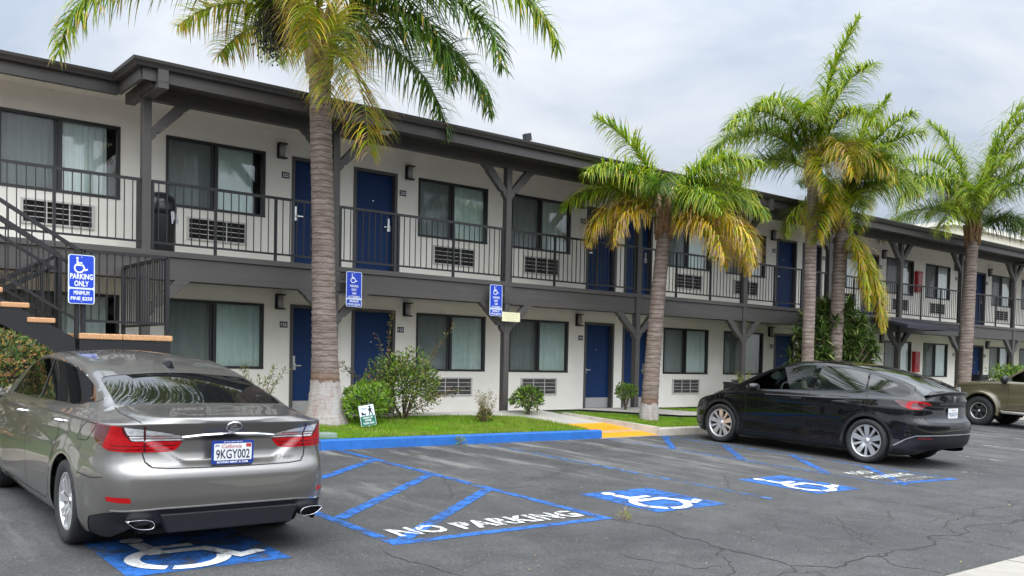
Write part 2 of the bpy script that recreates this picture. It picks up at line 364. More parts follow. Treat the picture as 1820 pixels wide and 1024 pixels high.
def kerb(name, x0, x1, m, y=YK, w=.15, drop=None):
    mb = MB(); n = max(2, int((x1 - x0) / .5)); R = []
    for i in range(n + 1):
        x = x0 + (x1 - x0) * i / n; z = gz(x, y); h = .15
        if drop: h *= drop(x)
        R.append([(x, y - .012, z - .3), (x, y, z), (x, y + .008, z + h - .02), (x, y + .03, z + h), (x, y + w, z + h), (x, y + w, z - .3)])
    k = 6
    mb.add([p for q in R for p in q], [(i * k + j, i * k + j + 1, (i + 1) * k + j + 1, (i + 1) * k + j) for i in range(n) for j in range(k - 1)], 0)
    mb.add(R[0], [tuple(range(k))]); mb.add(R[-1], [tuple(reversed(range(k)))])
    return tag(mb.build(name, m), kind='structure')
kerb('blue_kerb', 3.9, 11.70, M['kblue'])
kerb('kerb', 13.20, 46, M['kerb'])
kerb('kerb', -6, 3.9, M['kerb'])
# return kerb beside the ramp, sloping up with it
RX0, RX1 = 11.70, 13.20
def rz(y):                                       # ramp surface
    t = (y - (YK - .02)) / (-1.75 - (YK - .02)); return gz(12.4, YK) + .004 + (.10 - gz(12.4, YK)) * min(1, max(0, t)) ** .9
mb = MB(); R = []
for i in range(13):
    t = i / 12; y = YK + .02 + t * 1.75; x = RXR(y)
    R.append([(x, y, rz(y) - .2), (x, y, max(rz(y) + .03, tz(x, y) + .02)), (x + .13, y, max(rz(y) + .03, tz(x, y) + .02)), (x + .13, y, rz(y) - .2)])
mb.add([p for q in R for p in q], [(i * 4 + j, i * 4 + j + 1, (i + 1) * 4 + j + 1, (i + 1) * 4 + j) for i in range(12) for j in range(3)]); mb.add(R[0], [(0, 1, 2, 3)])
tag(mb.build('kerb', M['kerb']), kind='structure')
mb = MB(); R = []
for i in range(15):
    y = YK - .02 + (2.24 * i / 14); t = max(0, (y - YK) / 1.75)
    R.append([(RXL(y) + .001, y, rz(y)), (RXR(y) + .02, y, rz(y))])
mb.add([p for q in R for p in q], [(i * 2, i * 2 + 1, i * 2 + 3, i * 2 + 2) for i in range(14)])
tag(mb.build('path', M['conc'], recalc=False), kind='structure')
mb = MB(); y0, y1 = YK + .0, YK + .98
def ty(a, y): return (RXL(y) + .06, RXR(y))[a]
mb.add([(ty(0, y0), y0, rz(y0) + .006), (ty(1, y0), y0, rz(y0) + .006), (ty(1, y1), y1, rz(y1) + .006), (ty(0, y1), y1, rz(y1) + .006)], [(0, 1, 2, 3)])
for i in range(24):
    for j in range(15):
        y = y0 + .035 + j * .064; x = ty(0, y) + .04 + i * .0605
        if x > ty(1, y) - .02: continue
        z = rz(y) + .006
        mb.add([(x - .017, y - .017, z), (x + .017, y - .017, z), (x + .017, y + .017, z), (x - .017, y + .017, z), (x - .009, y - .009, z + .006), (x + .009, y - .009, z + .006), (x + .009, y + .009, z + .006), (x - .009, y + .009, z + .006)], [(0, 1, 5, 4), (1, 2, 6, 5), (2, 3, 7, 6), (3, 0, 4, 7), (4, 5, 6, 7)])
tag(mb.build('tactile_paving', M['tactile'], recalc=False), kind='structure')
# second path branch right of the ramp
mb = MB(); P2 = [(13.0, -1.70), (15.2, -2.75), (18.5, -3.30), (18.5, -2.55), (16.2, -2.45), (15.0, -1.70)]
mb.add([(x, y, tz(x, y) + .012) for x, y in P2], [tuple(range(6))]); tag(mb.build('path', M['conc'], recalc=False), kind='structure')
# island kerb at the lower right
mb = MB()
Q = [(4.0, -12.47), (60, -12.47), (60, -14.3), (4.0, -14.3)]
for i in range(28):
    x0, x1 = 4 + i * 2.0, 4 + i * 2.0 + 1.985
    z0, z1 = gz(x0, -12.47) + .07, gz(x1, -12.47) + .07
    mb.add([(x0, -12.47, z0 - .4), (x1, -12.47, z1 - .4), (x0, -12.47, z0 - .015), (x1, -12.47, z1 - .015), (x0, -12.495, z0), (x1, -12.495, z1), (x0, -14.3, z0), (x1, -14.3, z1)], [(0, 1, 3, 2), (2, 3, 5, 4), (4, 5, 7, 6)])
tag(mb.build('island_kerb', mat('kerb_pale', (.27, .25, .215), .85, var=.14, scale=3, bump=.3, bscale=80, detail=8), recalc=True), kind='structure')
# ---- long cracks and joints in the asphalt
rk = random.Random(17); CR = mat('crack_dark', (.018, .017, .016), .95)
def crack(pts, w):
    P = [Vector(p) for p in pts]
    for _ in range(4):
        Q = [P[0]]
        for a, b in zip(P[:-1], P[1:]):
            d = b - a; m = (a + b) / 2 + Vector((-d.y, d.x)) * rk.uniform(-.16, .16); Q += [m, b]
        P = Q
    mb = MB(); vs = []
    for i, p in enumerate(P):
        t = (P[min(i + 1, len(P) - 1)] - P[max(i - 1, 0)]).normalized(); n = Vector((-t.y, t.x)) * w * rk.uniform(.10, .52)
        for q in (p + n, p - n): vs.append((q.x, q.y, gz(q.x, q.y) + .0025))
    mb.add(vs, [(2 * i, 2 * i + 1, 2 * i + 3, 2 * i + 2) for i in range(len(P) - 1)])
    return tag(mb.build('asphalt_crack', CR, recalc=False), kind='structure')
for pts, w in (([(6.40, -9.48), (6.49, -9.85), (6.38, -10.39), (6.36, -10.82), (6.40, -11.16), (6.36, -11.53), (6.65, -11.76), (7.18, -11.67), (7.72, -11.65), (8.61, -11.52), (9.27, -11.6), (10.63, -11.57), (13.5, -11.5), (18, -11.55)], .026),
    ([(3.75, -9.6), (3.80, -10.1), (3.85, -10.5), (3.77, -10.9), (3.84, -11.6)], .018), ([(6.42, -7.51), (6.81, -7.36), (7.53, -7.09), (8.22, -6.75), (9.0, -6.6)], .014), ([(6.36, -10.82), (6.01, -11.21), (5.61, -11.47), (5.2, -11.6)], .014), ([(6.36, -11.53), (5.97, -11.67), (5.3, -12.0)], .016),
    ([(7.46, -11.65), (7.19, -11.95), (7.32, -12.4)], .014), ([(9.12, -11.55), (10.11, -11.15), (10.81, -10.94), (12.2, -10.9)], .016), ([(5.39, -10.56), (5.51, -10.94), (5.58, -11.22), (5.93, -11.28)], .012), ([(10.11, -11.15), (10.4, -10.5), (10.2, -10.0)], .012), ([(7.72, -11.65), (7.9, -11.2), (8.3, -10.9), (8.4, -10.5)], .012), ([(11.9, -11.5), (12.4, -10.9), (13.4, -10.6), (14.0, -10.2)], .014), ([(8.61, -11.52), (8.9, -11.95), (8.8, -12.4)], .012)): crack(pts, w)
# ---- markings
def flat(name, polys, m, dz=.004):
    mb = MB()
    for p in polys: mb.add([(x, y, gz(x, y) + dz) for x, y in p], [tuple(range(len(p)))])
    return tag(mb.build(name, m, recalc=False), kind='structure')
def ln(a, b, w=.10, wob=0):
    a, b = Vector(a), Vector(b); d = (b - a); n = Vector((-d.y, d.x)).normalized() * w / 2
    return [tuple(a + n), tuple(a - n), tuple(b - n), tuple(b + n)]
flat('parking_lines', [ln((3.98, -3.98), (3.98, -9.47), .11), ln((6.38, -3.98), (6.38, -9.47), .11), ln((4.035, -9.415), (6.325, -9.415), .11)], M['pblue'])
flat('parking_lines', [ln((4.04, -6.94), (6.32, -5.06), .13), ln((4.04, -8.33), (6.32, -6.42), .13), ln((4.05, -9.36), (6.32, -7.58), .13), ln((4.04, -5.55), (5.9, -4.0), .13)], M['pblue'], .005)
flat('parking_lines', [ln((9.0, -4.0), (9.04, -9.45), .10), ln((11.77, -4.0), (11.77, -9.35), .09), ln((13.27, -4.0), (13.27, -9.4), .09)], M['pfaint'])
flat('parking_lines', [ln((13.22, -4.10), (11.82, -5.52), .12), ln((13.22, -5.50), (11.82, -6.95), .12), ln((13.22, -6.90), (11.82, -8.42), .12), ln((13.22, -8.2), (11.85, -9.6), .12), ln((11.72, -9.42), (13.3, -9.56), .12)], M['pblue'])
flat('parking_lines', [ln((13.96, -8.87), (14.42, -9.55), .07)] + [ln((x, -4.0), (x, -9.3), .08) for x in (16.6, 19.3, 22.0)], M['pgone'])
for (x0, x1, y0, y1, w) in ((1.86, 3.04, -9.46, -8.3, 0), (7.10, 8.22, -9.44, -8.27, 0), (9.93, 10.9, -9.48, -8.29, 0)):
    flat('accessible_stall_square', [[(x0, y0), (x1, y0), (x1, y1), (x0, y1)]], M['pblue'])
    mb = MB(); wheelchair(mb, lambda a, b: (x0 + (x1 - x0) * (a * 1.06 - .08), y0 + (y1 - y0) * (b * .98), gz(x0, y0 + (y1 - y0) * b) + .009), 0, gap=True)
    tag(mb.build('wheelchair_symbol', M['pwhite'], recalc=False), kind='structure')
def ground_text(s, x, y, w, h, m, ex, bold=.035):
    mb = MB(); v0 = len(mb.v); exv = Vector((ex[0], ex[1], 0)).normalized(); eyv = Vector((-exv.y, exv.x, 0))
    put_text(mb, s, (x, y, 0), exv, eyv, w, h, bold, spacing=1.05)
    mb.v = [(p[0], p[1], gz(p[0], p[1]) + .009) for p in mb.v]
    return tag(mb.build('no_parking_lettering', m, recalc=False), kind='structure')
ground_text('NO PARKING', 5.20, -9.10, 2.12, .31, M['pworn'], (1, -.012))
ground_text('NO', 12.35, -8.62, .55, .22, M['pworn'], (1, 0)); ground_text('PARKING', 12.5, -9.0, 1.05, .22, M['pworn'], (1, 0)); ground_text('NO PARKING', 12.5, -9.32, 1.1, .2, M['pgone'], (1, 0))
# ============================================================ BUILDING
B = empty('motel_building', (0, 0, 0), 'long two storey cream stucco motel with grey timber balcony and blue doors', 'building')
X0, X1 = -4.0, 46.0
UF, LT, UT = 2.66, 2.02, 4.75                    # upper floor, lower and upper window heads
YP = -1.60                                      # face of the posts
WIN = []; DOORS = []                             # (x0, number)
units = []                                      # (side, window x, door x, number)
for k in range(3):
    o = 7.46 * k
    units += [('L', 5.20 + o, 7.48 + o, 22 + 2 * k), ('R', 10.24 + o, 8.76 + o, 23 + 2 * k)]
units += [('L', 31.00, 33.35, 30), ('R', 36.08, 34.57, 31), ('R', 28.42, 26.95, 29), ('L', 38.7, 41.0, 32)]
singles = [2.70, 0.10]
WW, DW = 1.77, .98
holes_u, holes_l = [], []
for s, wx, dx, n in units:
    for H, wt, dt, fl in ((holes_u, UT, UT, 2.72), (holes_l, LT, LT + .02, -.05)):
        H.append((wx, wx + WW, wt - 1.18, wt)); H.append((dx, dx + DW, fl, dt))
for wx in singles:
    holes_u.append((wx, wx + WW, UT - 1.18, UT)); holes_l.append((wx, wx + WW, LT - 1.18, LT))
holes_l.append((25.3, 26.3, -.05, 2.05))
def wall(name, x0, x1, z0, z1, holes, m, th=.2):
    mb = MB(); xs = sorted({x0, x1} | {h[0] for h in holes} | {h[1] for h in holes}); zs = sorted({z0, z1} | {h[2] for h in holes} | {h[3] for h in holes})
    for i in range(len(xs) - 1):
        for j in range(len(zs) - 1):
            cx, cz = (xs[i] + xs[i + 1]) / 2, (zs[j] + zs[j + 1]) / 2
            if any(h[0] < cx < h[1] and h[2] < cz < h[3] for h in holes): continue
            mb.add([(xs[i], 0, zs[j]), (xs[i + 1], 0, zs[j]), (xs[i + 1], 0, zs[j + 1]), (xs[i], 0, zs[j + 1])], [(0, 1, 2, 3)])
    for a, b, c, d in holes:
        mb.add([(a, 0, c), (a, th, c), (a, th, d), (a, 0, d)], [(0, 1, 2, 3)]); mb.add([(b, 0, c), (b, th, c), (b, th, d), (b, 0, d)], [(3, 2, 1, 0)])
        mb.add([(a, 0, d), (b, 0, d), (b, th, d), (a, th, d)], [(0, 1, 2, 3)]); mb.add([(a, 0, c), (b, 0, c), (b, th, c), (a, th, c)], [(3, 2, 1, 0)])
    return mb.build(name, m, B, recalc=False)
wall('wall', X0, X1, UF - .28, 5.25, holes_u, M['wall']); wall('wall', X0, X1, -.4, UF - .28, holes_l, M['wall'])
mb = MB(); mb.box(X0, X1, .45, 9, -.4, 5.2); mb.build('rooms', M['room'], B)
# windows (each window its own part; frame, curtain and screen below it)
def frame_mb(x0, z0, z1, y=.03):
    f = MB(); x1 = x0 + WW; t = .045
    f.box(x0, x1, y - .045, y + .05, z1 - t, z1); f.box(x0, x1, y - .045, y + .05, z0, z0 + t)
    f.box(x0, x0 + t, y - .04, y + .05, z0 + t, z1 - t); f.box(x1 - t, x1, y - .04, y + .05, z0 + t, z1 - t)
    xm = (x0 + x1) / 2; f.box(xm - .05, xm + .012, y - .036, y + .045, z0 + t, z1 - t); f.box(xm - .10, xm - .065, y - .02, y + .02, z0 + t, z1 - t)
    return f
rc = random.Random(3)
CUR = [M['curtain'], M['curtain'], mat('curtain_cloth_pale', (.90, .93, .90), .9, var=.05), mat('curtain_cloth_green', (.70, .82, .76), .9, var=.08)]
def window(x0, z1, idx):
    z0 = z1 - 1.18; w = frame_mb(x0, z0, z1).build('window', M['wframe'], B)
    xm = x0 + WW / 2
    MB().add([(x0 + .04, .045, z0 + .04), (x0 + WW - .04, .045, z0 + .04), (x0 + WW - .04, .045, z1 - .04), (x0 + .04, .045, z1 - .04)], [(0, 1, 2, 3)]).build('pane', M['glass'], w, recalc=False)
    MB().add([(x0 + .045, .022, z0 + .045), (xm - .09, .022, z0 + .045), (xm - .09, .022, z1 - .045), (x0 + .045, .022, z1 - .045)], [(0, 1, 2, 3)]).build('insect_screen', M['screen'], w, recalc=False)
    c = MB(); n = 150; ph = rc.random() * 6; gap = rc.choice([0, .02, .10, .14, .18]); amp = rc.uniform(.014, .026); fq = rc.uniform(40, 58)
    xe = x0 + WW - gap; pts = []
    for i in range(n + 1):
        x = x0 + .01 + (xe - x0 - .01) * i / n
        y = .105 + amp * sin(x * fq + ph + 1.5 * sin(x * 9 + ph)) + .012 * sin(x * 21 + 2 * ph)
        pts.append((x, y))
    c.add([(x, y, z0 - .02) for x, y in pts] + [(x, y * .9 + .02, z1) for x, y in pts], [(i, i + 1, n + 2 + i, n + 1 + i) for i in range(n)], 0, True)
    c.build('curtain', rc.choice(CUR), w, recalc=False)
for i, (s, wx, dx, n) in enumerate(units):
    window(wx, UT, i); window(wx, LT, i)
for wx in singles: window(wx, UT, 0); window(wx, LT, 0)
# doors
def door(x0, z0, z1, side, n, lower):
    t = .06; d = MB(); x1 = x0 + DW; yd = .10
    d.box(x0 + t, x1 - t, yd, yd + .045, z0 + .012, z1 - t)
    o = d.build('door', M['door'], B, bevel=.003)
    f = MB(); f.box(x0, x0 + t, -.02, yd + .07, z0, z1); f.box(x1 - t, x1, -.02, yd + .07, z0, z1); f.box(x0 + t, x1 - t, -.017, yd + .07, z1 - t, z1); f.build('door_frame', M['dframe'], o)
    hx = x0 + t + .07 if side == 'L' else x1 - t - .07; s = 1 if side == 'L' else -1
    k = MB(); zz = z0 + .90; k.box(hx - .038, hx + .038, yd - .022, yd - .002, zz - .02, zz + .10); k.box(hx - .022, hx + .022, yd - .018, yd - .002, zz + .102, zz + .24); k.bar((hx, yd - .05, zz + .06), (hx + s * .13, yd - .055, zz + .06), .018, .022); k.bar((hx, yd - .05, zz + .06), (hx, yd, zz + .06), .02, .02)
    k.build('handle', M['steel'], o, bevel=.002)
    MB().lathe([(.012, 0), (.012, .012), (0, .014)], ((x0 + x1) / 2, yd - .013, z0 + 1.45), 'y', 10).build('peephole', M['steel'], o)
    if lower: MB().box(x0 + t + .004, x1 - t - .004, yd - .004, yd - .001, z0 + .05, z0 + .30).build('kick_plate', M['kick'], o)
    else: MB().box(x0 + t + .004, x1 - t - .004, yd - .012, yd - .001, z0 + .012, z0 + .06).build('door_sweep', M['signw'], o)
    MB().box(x0, x1, -.03, .12, z0 - .03, z0 + .012).build('threshold', M['black'] if lower else M['kick'], o)
for s, wx, dx, n in units:
    door(dx, 2.72, UT, s, 200 + n, False); door(dx, -.05, LT + .02, s, 100 + n, True)
MB().box(25.3, 26.3, .12, .16, -.05, 2.05).build('door', M['dframe'], B)
# balcony slab, beams, nosing, soffits
MB().box(X0, X1, YP + .16, -.001, 2.47, 2.635).build('balcony_slab', M['conc'], B)
MB().box(X0, X1, YP + .155, -.003, 2.43, 2.466).build('lower_soffit', M['soffit'], B)
mb = MB()
mb.box(X0, X1, YP + .02, YP + .15, 2.20, 2.545); mb.build('balcony_beam', M['beam'], B)
MB().box(X0, X1, YP - .015, YP + .15, 2.549, 2.632).build('balcony_nosing', M['beam'], B)
mb = MB(); mb.box(X0, X1, -.10, -.004, 2.30, 2.425); mb.build('ledger', M['rail'], B)
mb = MB(); mb.tube([(X0, -.14, 2.375), (X1, -.14, 2.375)], .025, 8); mb.build('conduit', M['trim'], B)
# ceiling of the upper walkway, roof beam, eaves, gutter
XE = 4.06
MB().box(X0, XE + .22, -1.10, .15, 5.165, 5.20).build('upper_soffit', M['soffit'], B); MB().box(XE + .222, X1, YP + .15, .15, 5.165, 5.20).build('upper_soffit', M['soffit'], B)
MB().box(XE + .23, X1, YP + .02, YP + .15, 4.865, 5.163).build('roof_beam', M['beam'], B)
def eave(x0, x1, ye, ystop):
    a = MB(); a.box(x0, x1, ye, ye + .045, 4.965, 5.16); a.build('fascia', M['trim'], B)
    a = MB(); a.box(x0, x1, ye + .046, ystop, 5.06, 5.08); a.build('eave_soffit', M['beam'], B)
eave(XE + .08, X1, -2.22, YP + .018); eave(X0, XE + .05, -1.15, -1.0)
mb = MB(); mb.box(X0, XE + .06, -1.145, -1.02, 4.975, 5.163); mb.build('roof_beam', M['beam'], B)
MB().box(XE + .05, XE + .095, -2.17, -1.15, 4.965, 5.16).build('fascia', M['trim'], B)
MB().box(XE + .22, XE + .36, -2.12, -.9, 4.90, 5.06).build('eave_rafter', M['beam'], B)
# gutter profile following the eave (ogee)
prof = [(0, 5.135), (.07, 5.135), (.09, 5.165), (.125, 5.195), (.135, 5.235), (.10, 5.24), (.10, 5.215), (0, 5.20)]
def gut(path):
    mb = MB(); R = []
    for i, (x, y, ox, oy) in enumerate(path): R.append([(x + ox * d, y + oy * d, z) for d, z in prof])
    k = len(prof); mb.add([p for q in R for p in q], [(i * k + j, i * k + (j + 1) % k, (i + 1) * k + (j + 1) % k, (i + 1) * k + j) for i in range(len(R) - 1) for j in range(k)])
    mb.add(R[0], [tuple(range(k))]); mb.add(R[-1], [tuple(range(k))]); return mb
gut([(X0, -1.155, 0, -1), (XE + .045, -1.155, -1, -1), (XE + .045, -2.225, -1, -1), (X1, -2.225, 0, -1)]).build('gutter', M['gutter'], B)
mb = MB()
mb.add([(X0, -1.16, 5.21), (XE + .04, -1.16, 5.21), (XE + .04, -2.23, 5.21), (X1, -2.23, 5.21), (X1, 4.5, 5.42), (X0, 4.5, 5.42), (X1, 9.3, 5.25), (X0, 9.3, 5.25)], [(0, 1, 2, 3, 4, 5), (5, 4, 6, 7)])
mb.build('roof', mat('roof_membrane', (.30, .29, .28), .9, var=.2, scale=2), B, recalc=False)
# posts with Y braces, both floors
PX = [.70, 4.40, 7.55, 11.33, 15.07, 18.90, 22.62, 26.45, 30.3, 34.3, 38.1, 41.9]
def brace(mb, x, s, zt, zb, y0, y1):
    # notched 45 degree board from the post up to the beam
    run = .56; w = .13
    P = [(.066, zb + .02), (.066, zb - .17), (.14, zb - .085), (.145, zb - .03), (.20, zb - .025), (run - .03, zt - .135), (run - .02, zt - .10), (run + .03, zt - .075), (run + .11, zt), (run - .12, zt)]
    pts = [(x + s * a, b) for a, b in P]
    if s < 0: pts = pts[::-1]
    mb.prism(pts, (0, y0, 0), (1, 0, 0), (0, 0, 1), (0, y1 - y0, 0))
for i, x in enumerate(PX):
    p = MB(); zl = wz(x, YP + .07) - .02
    p.box(x - .065, x + .065, YP, YP + .13, zl, 4.864 if x > 4.39 else 4.97)
    o = p.build('post', M['beam'], B, bevel=.006)
    b = MB(); b.box(x - .09, x + .09, YP - .012, YP + .1, 2.21, 2.545)
    for s in (-1, 1):
        if x < 4.5 and s < 0: continue
        q_ = MB(); brace(q_, x, s, 4.862, 4.42, YP + .012, YP + .118); q_.build('brace', M['beam'], o, bevel=.004)
    for s in (-1, 1):
        if x < 4.5 and s < 0: continue
        q_ = MB(); brace(q_, x, s, 2.197, 1.80, YP + .012, YP + .118); q_.build('brace', M['beam'], o, bevel=.004)
    b.build('beam_plate', M['beam'], o, bevel=.004)
for x in (4.40, 18.90, 34.3):
    MB().box(x - .075, x + .075, -2.31, YP + .3, 4.862, 4.95).box(x - .074, x + .074, -2.309, -2.226, 4.951, 5.13).build('corbel', M['beam'], B, bevel=.004)
# railings, one per bay
def rail_run(mb, a, b, zlo, zhi, n, th=.013, posts=(), vertical_ends=True):
    a, b = Vector(a), Vector(b)
    for z0, h, w in ((zhi, .04, .05), (zlo, .03, .035)):
        mb.bar(a + Vector((0, 0, z0 - h / 2)), b + Vector((0, 0, z0 - h / 2)), w, h)
    for i in range(1, n):
        p = a + (b - a) * i / n
        if any(abs(i - q * n) < .5 for q in posts): continue
        mb.bar(p + Vector((0, 0, zlo)), p + Vector((0, 0, zhi - .04)), th, th)
    for q in posts:
        p = a + (b - a) * q; mb.bar(p + Vector((0, 0, zlo - .13)), p + Vector((0, 0, zhi - .035)), .04, .04)
for i in range(len(PX) - 1):
    m = MB(); a, b = PX[i] + .067, PX[i + 1] - .067
    n = round((b - a) / .118); n -= n % 3
    rail_run(m, (a, YP + .06, 0), (b, YP + .06, 0), 2.765, 3.685, n, posts=(.012, 1 / 3, 2 / 3, .988))
    m.build('railing', M['rail'], B)
# far block behind the motel at the right
FB = empty('cream_building', (68, 15, -1), 'tall cream building rising behind the far end of the motel roof', 'building')
MB().box(-4, 40, 0, 6, 0, 12.2).build('wall', mat('far_stucco', (.62, .58, .47), .9, var=.06, scale=.4), FB)
MB().box(-4.3, 40.3, -.3, 6.3, 12.2, 12.5).build('roof', M['soffit'], FB)
w_ = MB()
for k in range(6): MB().box(-1 + 6 * k, .4 + 6 * k, -.06, -.005, 8.9, 10.6).build('window', mat('far_window', (.16, .20, .24), .15) if k == 0 else D.materials['far_window'], FB)
# ============================================================ FITTINGS ON THE MOTEL
def nm(n, fl): return str((200 if fl else 100) + n)
DESC = {}
for s, wx, dx, n in units:
    for fl in (0, 1): DESC[(n, fl)] = nm(n, fl)
lamp0 = None
LG = {0: 'wall lamps along the ground floor', 1: 'wall lamps along the balcony'}
def lamp(x, z, n, fl):
    global lamp0
    lab = 'black box wall lamp beside blue door %s on the %s' % (nm(n, fl), 'upper balcony' if fl else 'ground floor')
    if lamp0 is None:
        t = empty('wall_lamp', (x, 0, z), lab, 'wall lamp', LG[fl])
        m = MB(); m.box(-.075, .075, -.03, 0, -.135, .135).box(-.085, .085, -.13, -.03, .115, .14).box(-.085, .085, -.13, -.03, -.14, -.115); m.build('housing', M['black'], t, bevel=.004)
        MB().lathe([(.052, -.112), (.052, .112)], (0, -.078, 0), 'z', 16).build('diffuser', M['lampglass'], t); lamp0 = t; return
    c = copy_tree(lamp0); c.location = (x, 0, z); tag(c, lab, group=LG[fl])
for s, wx, dx, n in units:
    for fl, z in ((1, 4.80), (0, 2.07)): lamp(dx - .225 if s == 'L' else dx + DW + .25, z, n, fl)
for s, wx, dx, n in units:
    for fl, z in ((1, 4.385), (0, 1.66)):
        x = dx - .125 if s == 'L' else dx + DW + .13
        t = empty('room_number_sign', (x, 0, z), 'small black plate reading %s beside its blue door' % nm(n, fl), 'room sign', 'room number plates')
        MB().box(-.075, .075, -.012, 0, -.055, .055).build('plate', M['black'], t, bevel=.003)
        mb = MB(); put_text(mb, nm(n, fl), (0, -.0145, 0), (1, 0, 0), (0, 0, 1), .115, .06, .02); mb.build('digits', M['white'], t, recalc=False)
# air conditioner grilles under the windows
def ac_proto(dark):
    t = empty('air_conditioner', (0, 0, 0), 'x', 'air conditioner'); w, h = 1.06, .39
    f = MB(); f.box(0, w, -.035, 0, h - .03, h).box(0, w, -.035, 0, 0, .03).box(0, .035, -.035, 0, .03, h - .03).box(w - .035, w, -.035, 0, .03, h - .03)
    for k in (1, 2): f.box(.035 + (w - .07) * k / 3 - .009, .035 + (w - .07) * k / 3 + .009, -.03, -.004, .03, h - .03)
    for k in range(1, 4):
        z = .03 + (h - .06) * k / 4; f.box(.036, w - .036, -.027, -.006, z - .006, z + .006)
    f.build('frame', M['acframe'], t, bevel=.003)
    f = MB()
    for k in range(27): z = .033 + (h - .066) * k / 27; f.add([(.036, -.004, z), (w - .036, -.004, z), (w - .036, -.018, z + .008), (.036, -.018, z + .008)], [(0, 1, 2, 3)])
    f.box(.036, w - .036, -.004, -.002, .03, h - .03); f.build('grille', M['acdark'] if dark else M['acgrey'], t)
    return t
acp = {1: ac_proto(True), 0: ac_proto(False)}; used = {0: False, 1: False}
acs = [(wx + (.36 if s == 'L' else .37), n, s) for s, wx, dx, n in units] + [(3.01, None, 0), (.42, None, 1)]
for x, n, s in acs:
    for fl, z in ((1, 3.04), (0, .325)):
        if n: lab = '%s air conditioner grille below the window of room %s' % ('dark' if fl else 'grey', nm(n, fl))
        else: lab = '%s air conditioner grille below the %s' % ('dark' if fl else 'grey', ('balcony window above the staircase' if fl else 'window behind the staircase') if s == 0 else ('far left balcony window' if fl else 'far left ground floor window'))
        o = acp[fl] if not used[fl] else copy_tree(acp[fl]); used[fl] = True
        o.location = (x, 0, z); tag(o, lab, group='air conditioner grilles')
# sprinkler heads
spr = None; k = 0
for fl, z in ((1, 5.165), (0, 2.43)):
    for x, w in ((6.2, '222'), (10.45, '223'), (14.2, '224'), (17.9, '225'), (21.3, '226'), (29.3, '229')):
        lab = 'ceiling sprinkler head in front of room %s' % (w if fl else '1' + w[1:])
        if spr is None:
            spr = empty('sprinkler_head', (x, -.8, z), lab, 'sprinkler', 'ceiling sprinklers')
            MB().lathe([(.002, 0), (.07, -.002), (.06, -.015), (.03, -.045), (.012, -.05), (.012, -.11), (.026, -.112), (.002, -.118)], n=14).build('head', mat('sprinkler_metal', (.13, .12, .11), .4, .5), spr)
        else: c = copy_tree(spr); c.location = (x, -.8, z); tag(c, lab)
# flood light under the eave
t = empty('flood_light', (8.24, -1.95, 5.055), 'flat black flood light with pale lens under the roof eave', 'flood light')
m = MB(); m.obox((0, -.05, -.075), (.115, 0, 0), (0, .10, -.02), (0, .006, .03)); m.box(-.02, .02, -.02, .02, -.06, 0); m.build('housing', M['black'], t, bevel=.005)
MB().add([(-.10, -.14, -.092), (.10, -.14, -.092), (.10, .035, -.125), (-.10, .035, -.125)], [(0, 1, 2, 3)]).build('lens', mat('flood_lens', (.62, .62, .60), .2), t)
# camera on the roof edge
t = empty('security_camera', (12.12, -1.0, 5.34), 'small black security camera on a bracket on the roof edge', 'camera')
m = MB(); m.box(-.09, .02, -.06, .06, 0, .14); m.box(-.2, .12, -.03, .03, 0, .03); m.build('base', M['acframe'], t)
m = MB(); m.tube([(.02, 0, .10), (.09, 0, .20), (.10, 0, .30)], .012, 6); m.build('arm', M['black'], t)
MB().obox((.12, 0, .38), (.075, 0, .02), (0, .06, 0), (-.015, 0, .075)).build('body', M['black'], t, bevel=.01)
# red extinguisher cabinets
t = None
for z, w in ((3.72, 'upper balcony'), (1.0, 'ground floor')):
    lab = 'red fire extinguisher cabinet on the %s wall between two windows' % w
    if t is None:
        t = empty('extinguisher_cabinet', (30.42, 0, z), lab, 'fire cabinet', 'extinguisher cabinets')
        MB().box(-.17, .17, -.12, -.001, 0, .70).build('cabinet', M['red'], t, bevel=.008)
        MB().box(-.13, .13, -.127, -.122, .12, .62).build('door_pane', mat('cabinet_glass', (.30, .02, .02), .1), t)
    else: c = copy_tree(t); c.location = (30.42, 0, z); tag(c, lab)
# awning over the ground floor passage
t = empty('awning', (25.6, 0, 2.4), 'dark fabric awning sloping out over the ground floor passage', 'awning')
m = MB(); m.add([(-.9, -1.62, .20), (2.2, -1.62, .20), (2.2, -2.75, -.06), (-.9, -2.75, -.06), (2.2, -2.75, -.16), (-.9, -2.75, -.16)], [(0, 1, 2, 3), (3, 2, 4, 5)])
m.add([(-.9, -1.62, .20), (-.9, -2.75, -.06), (-.9, -2.75, -.16)], [(0, 1, 2)]); m.add([(2.2, -1.62, .20), (2.2, -2.75, -.06), (2.2, -2.75, -.16)], [(0, 1, 2)])
m.build('canopy', mat('awning_fabric', (.018, .018, .026), .8, var=.2), t, recalc=False)
m = MB()
for x in (-.88, 2.18): m.bar((x, -1.62, -.10), (x, -2.72, -.12), .03, .03)
m.bar((-.88, -2.72, -.12), (2.18, -2.72, -.12), .03, .03); m.build('frame', M['rail'], t)
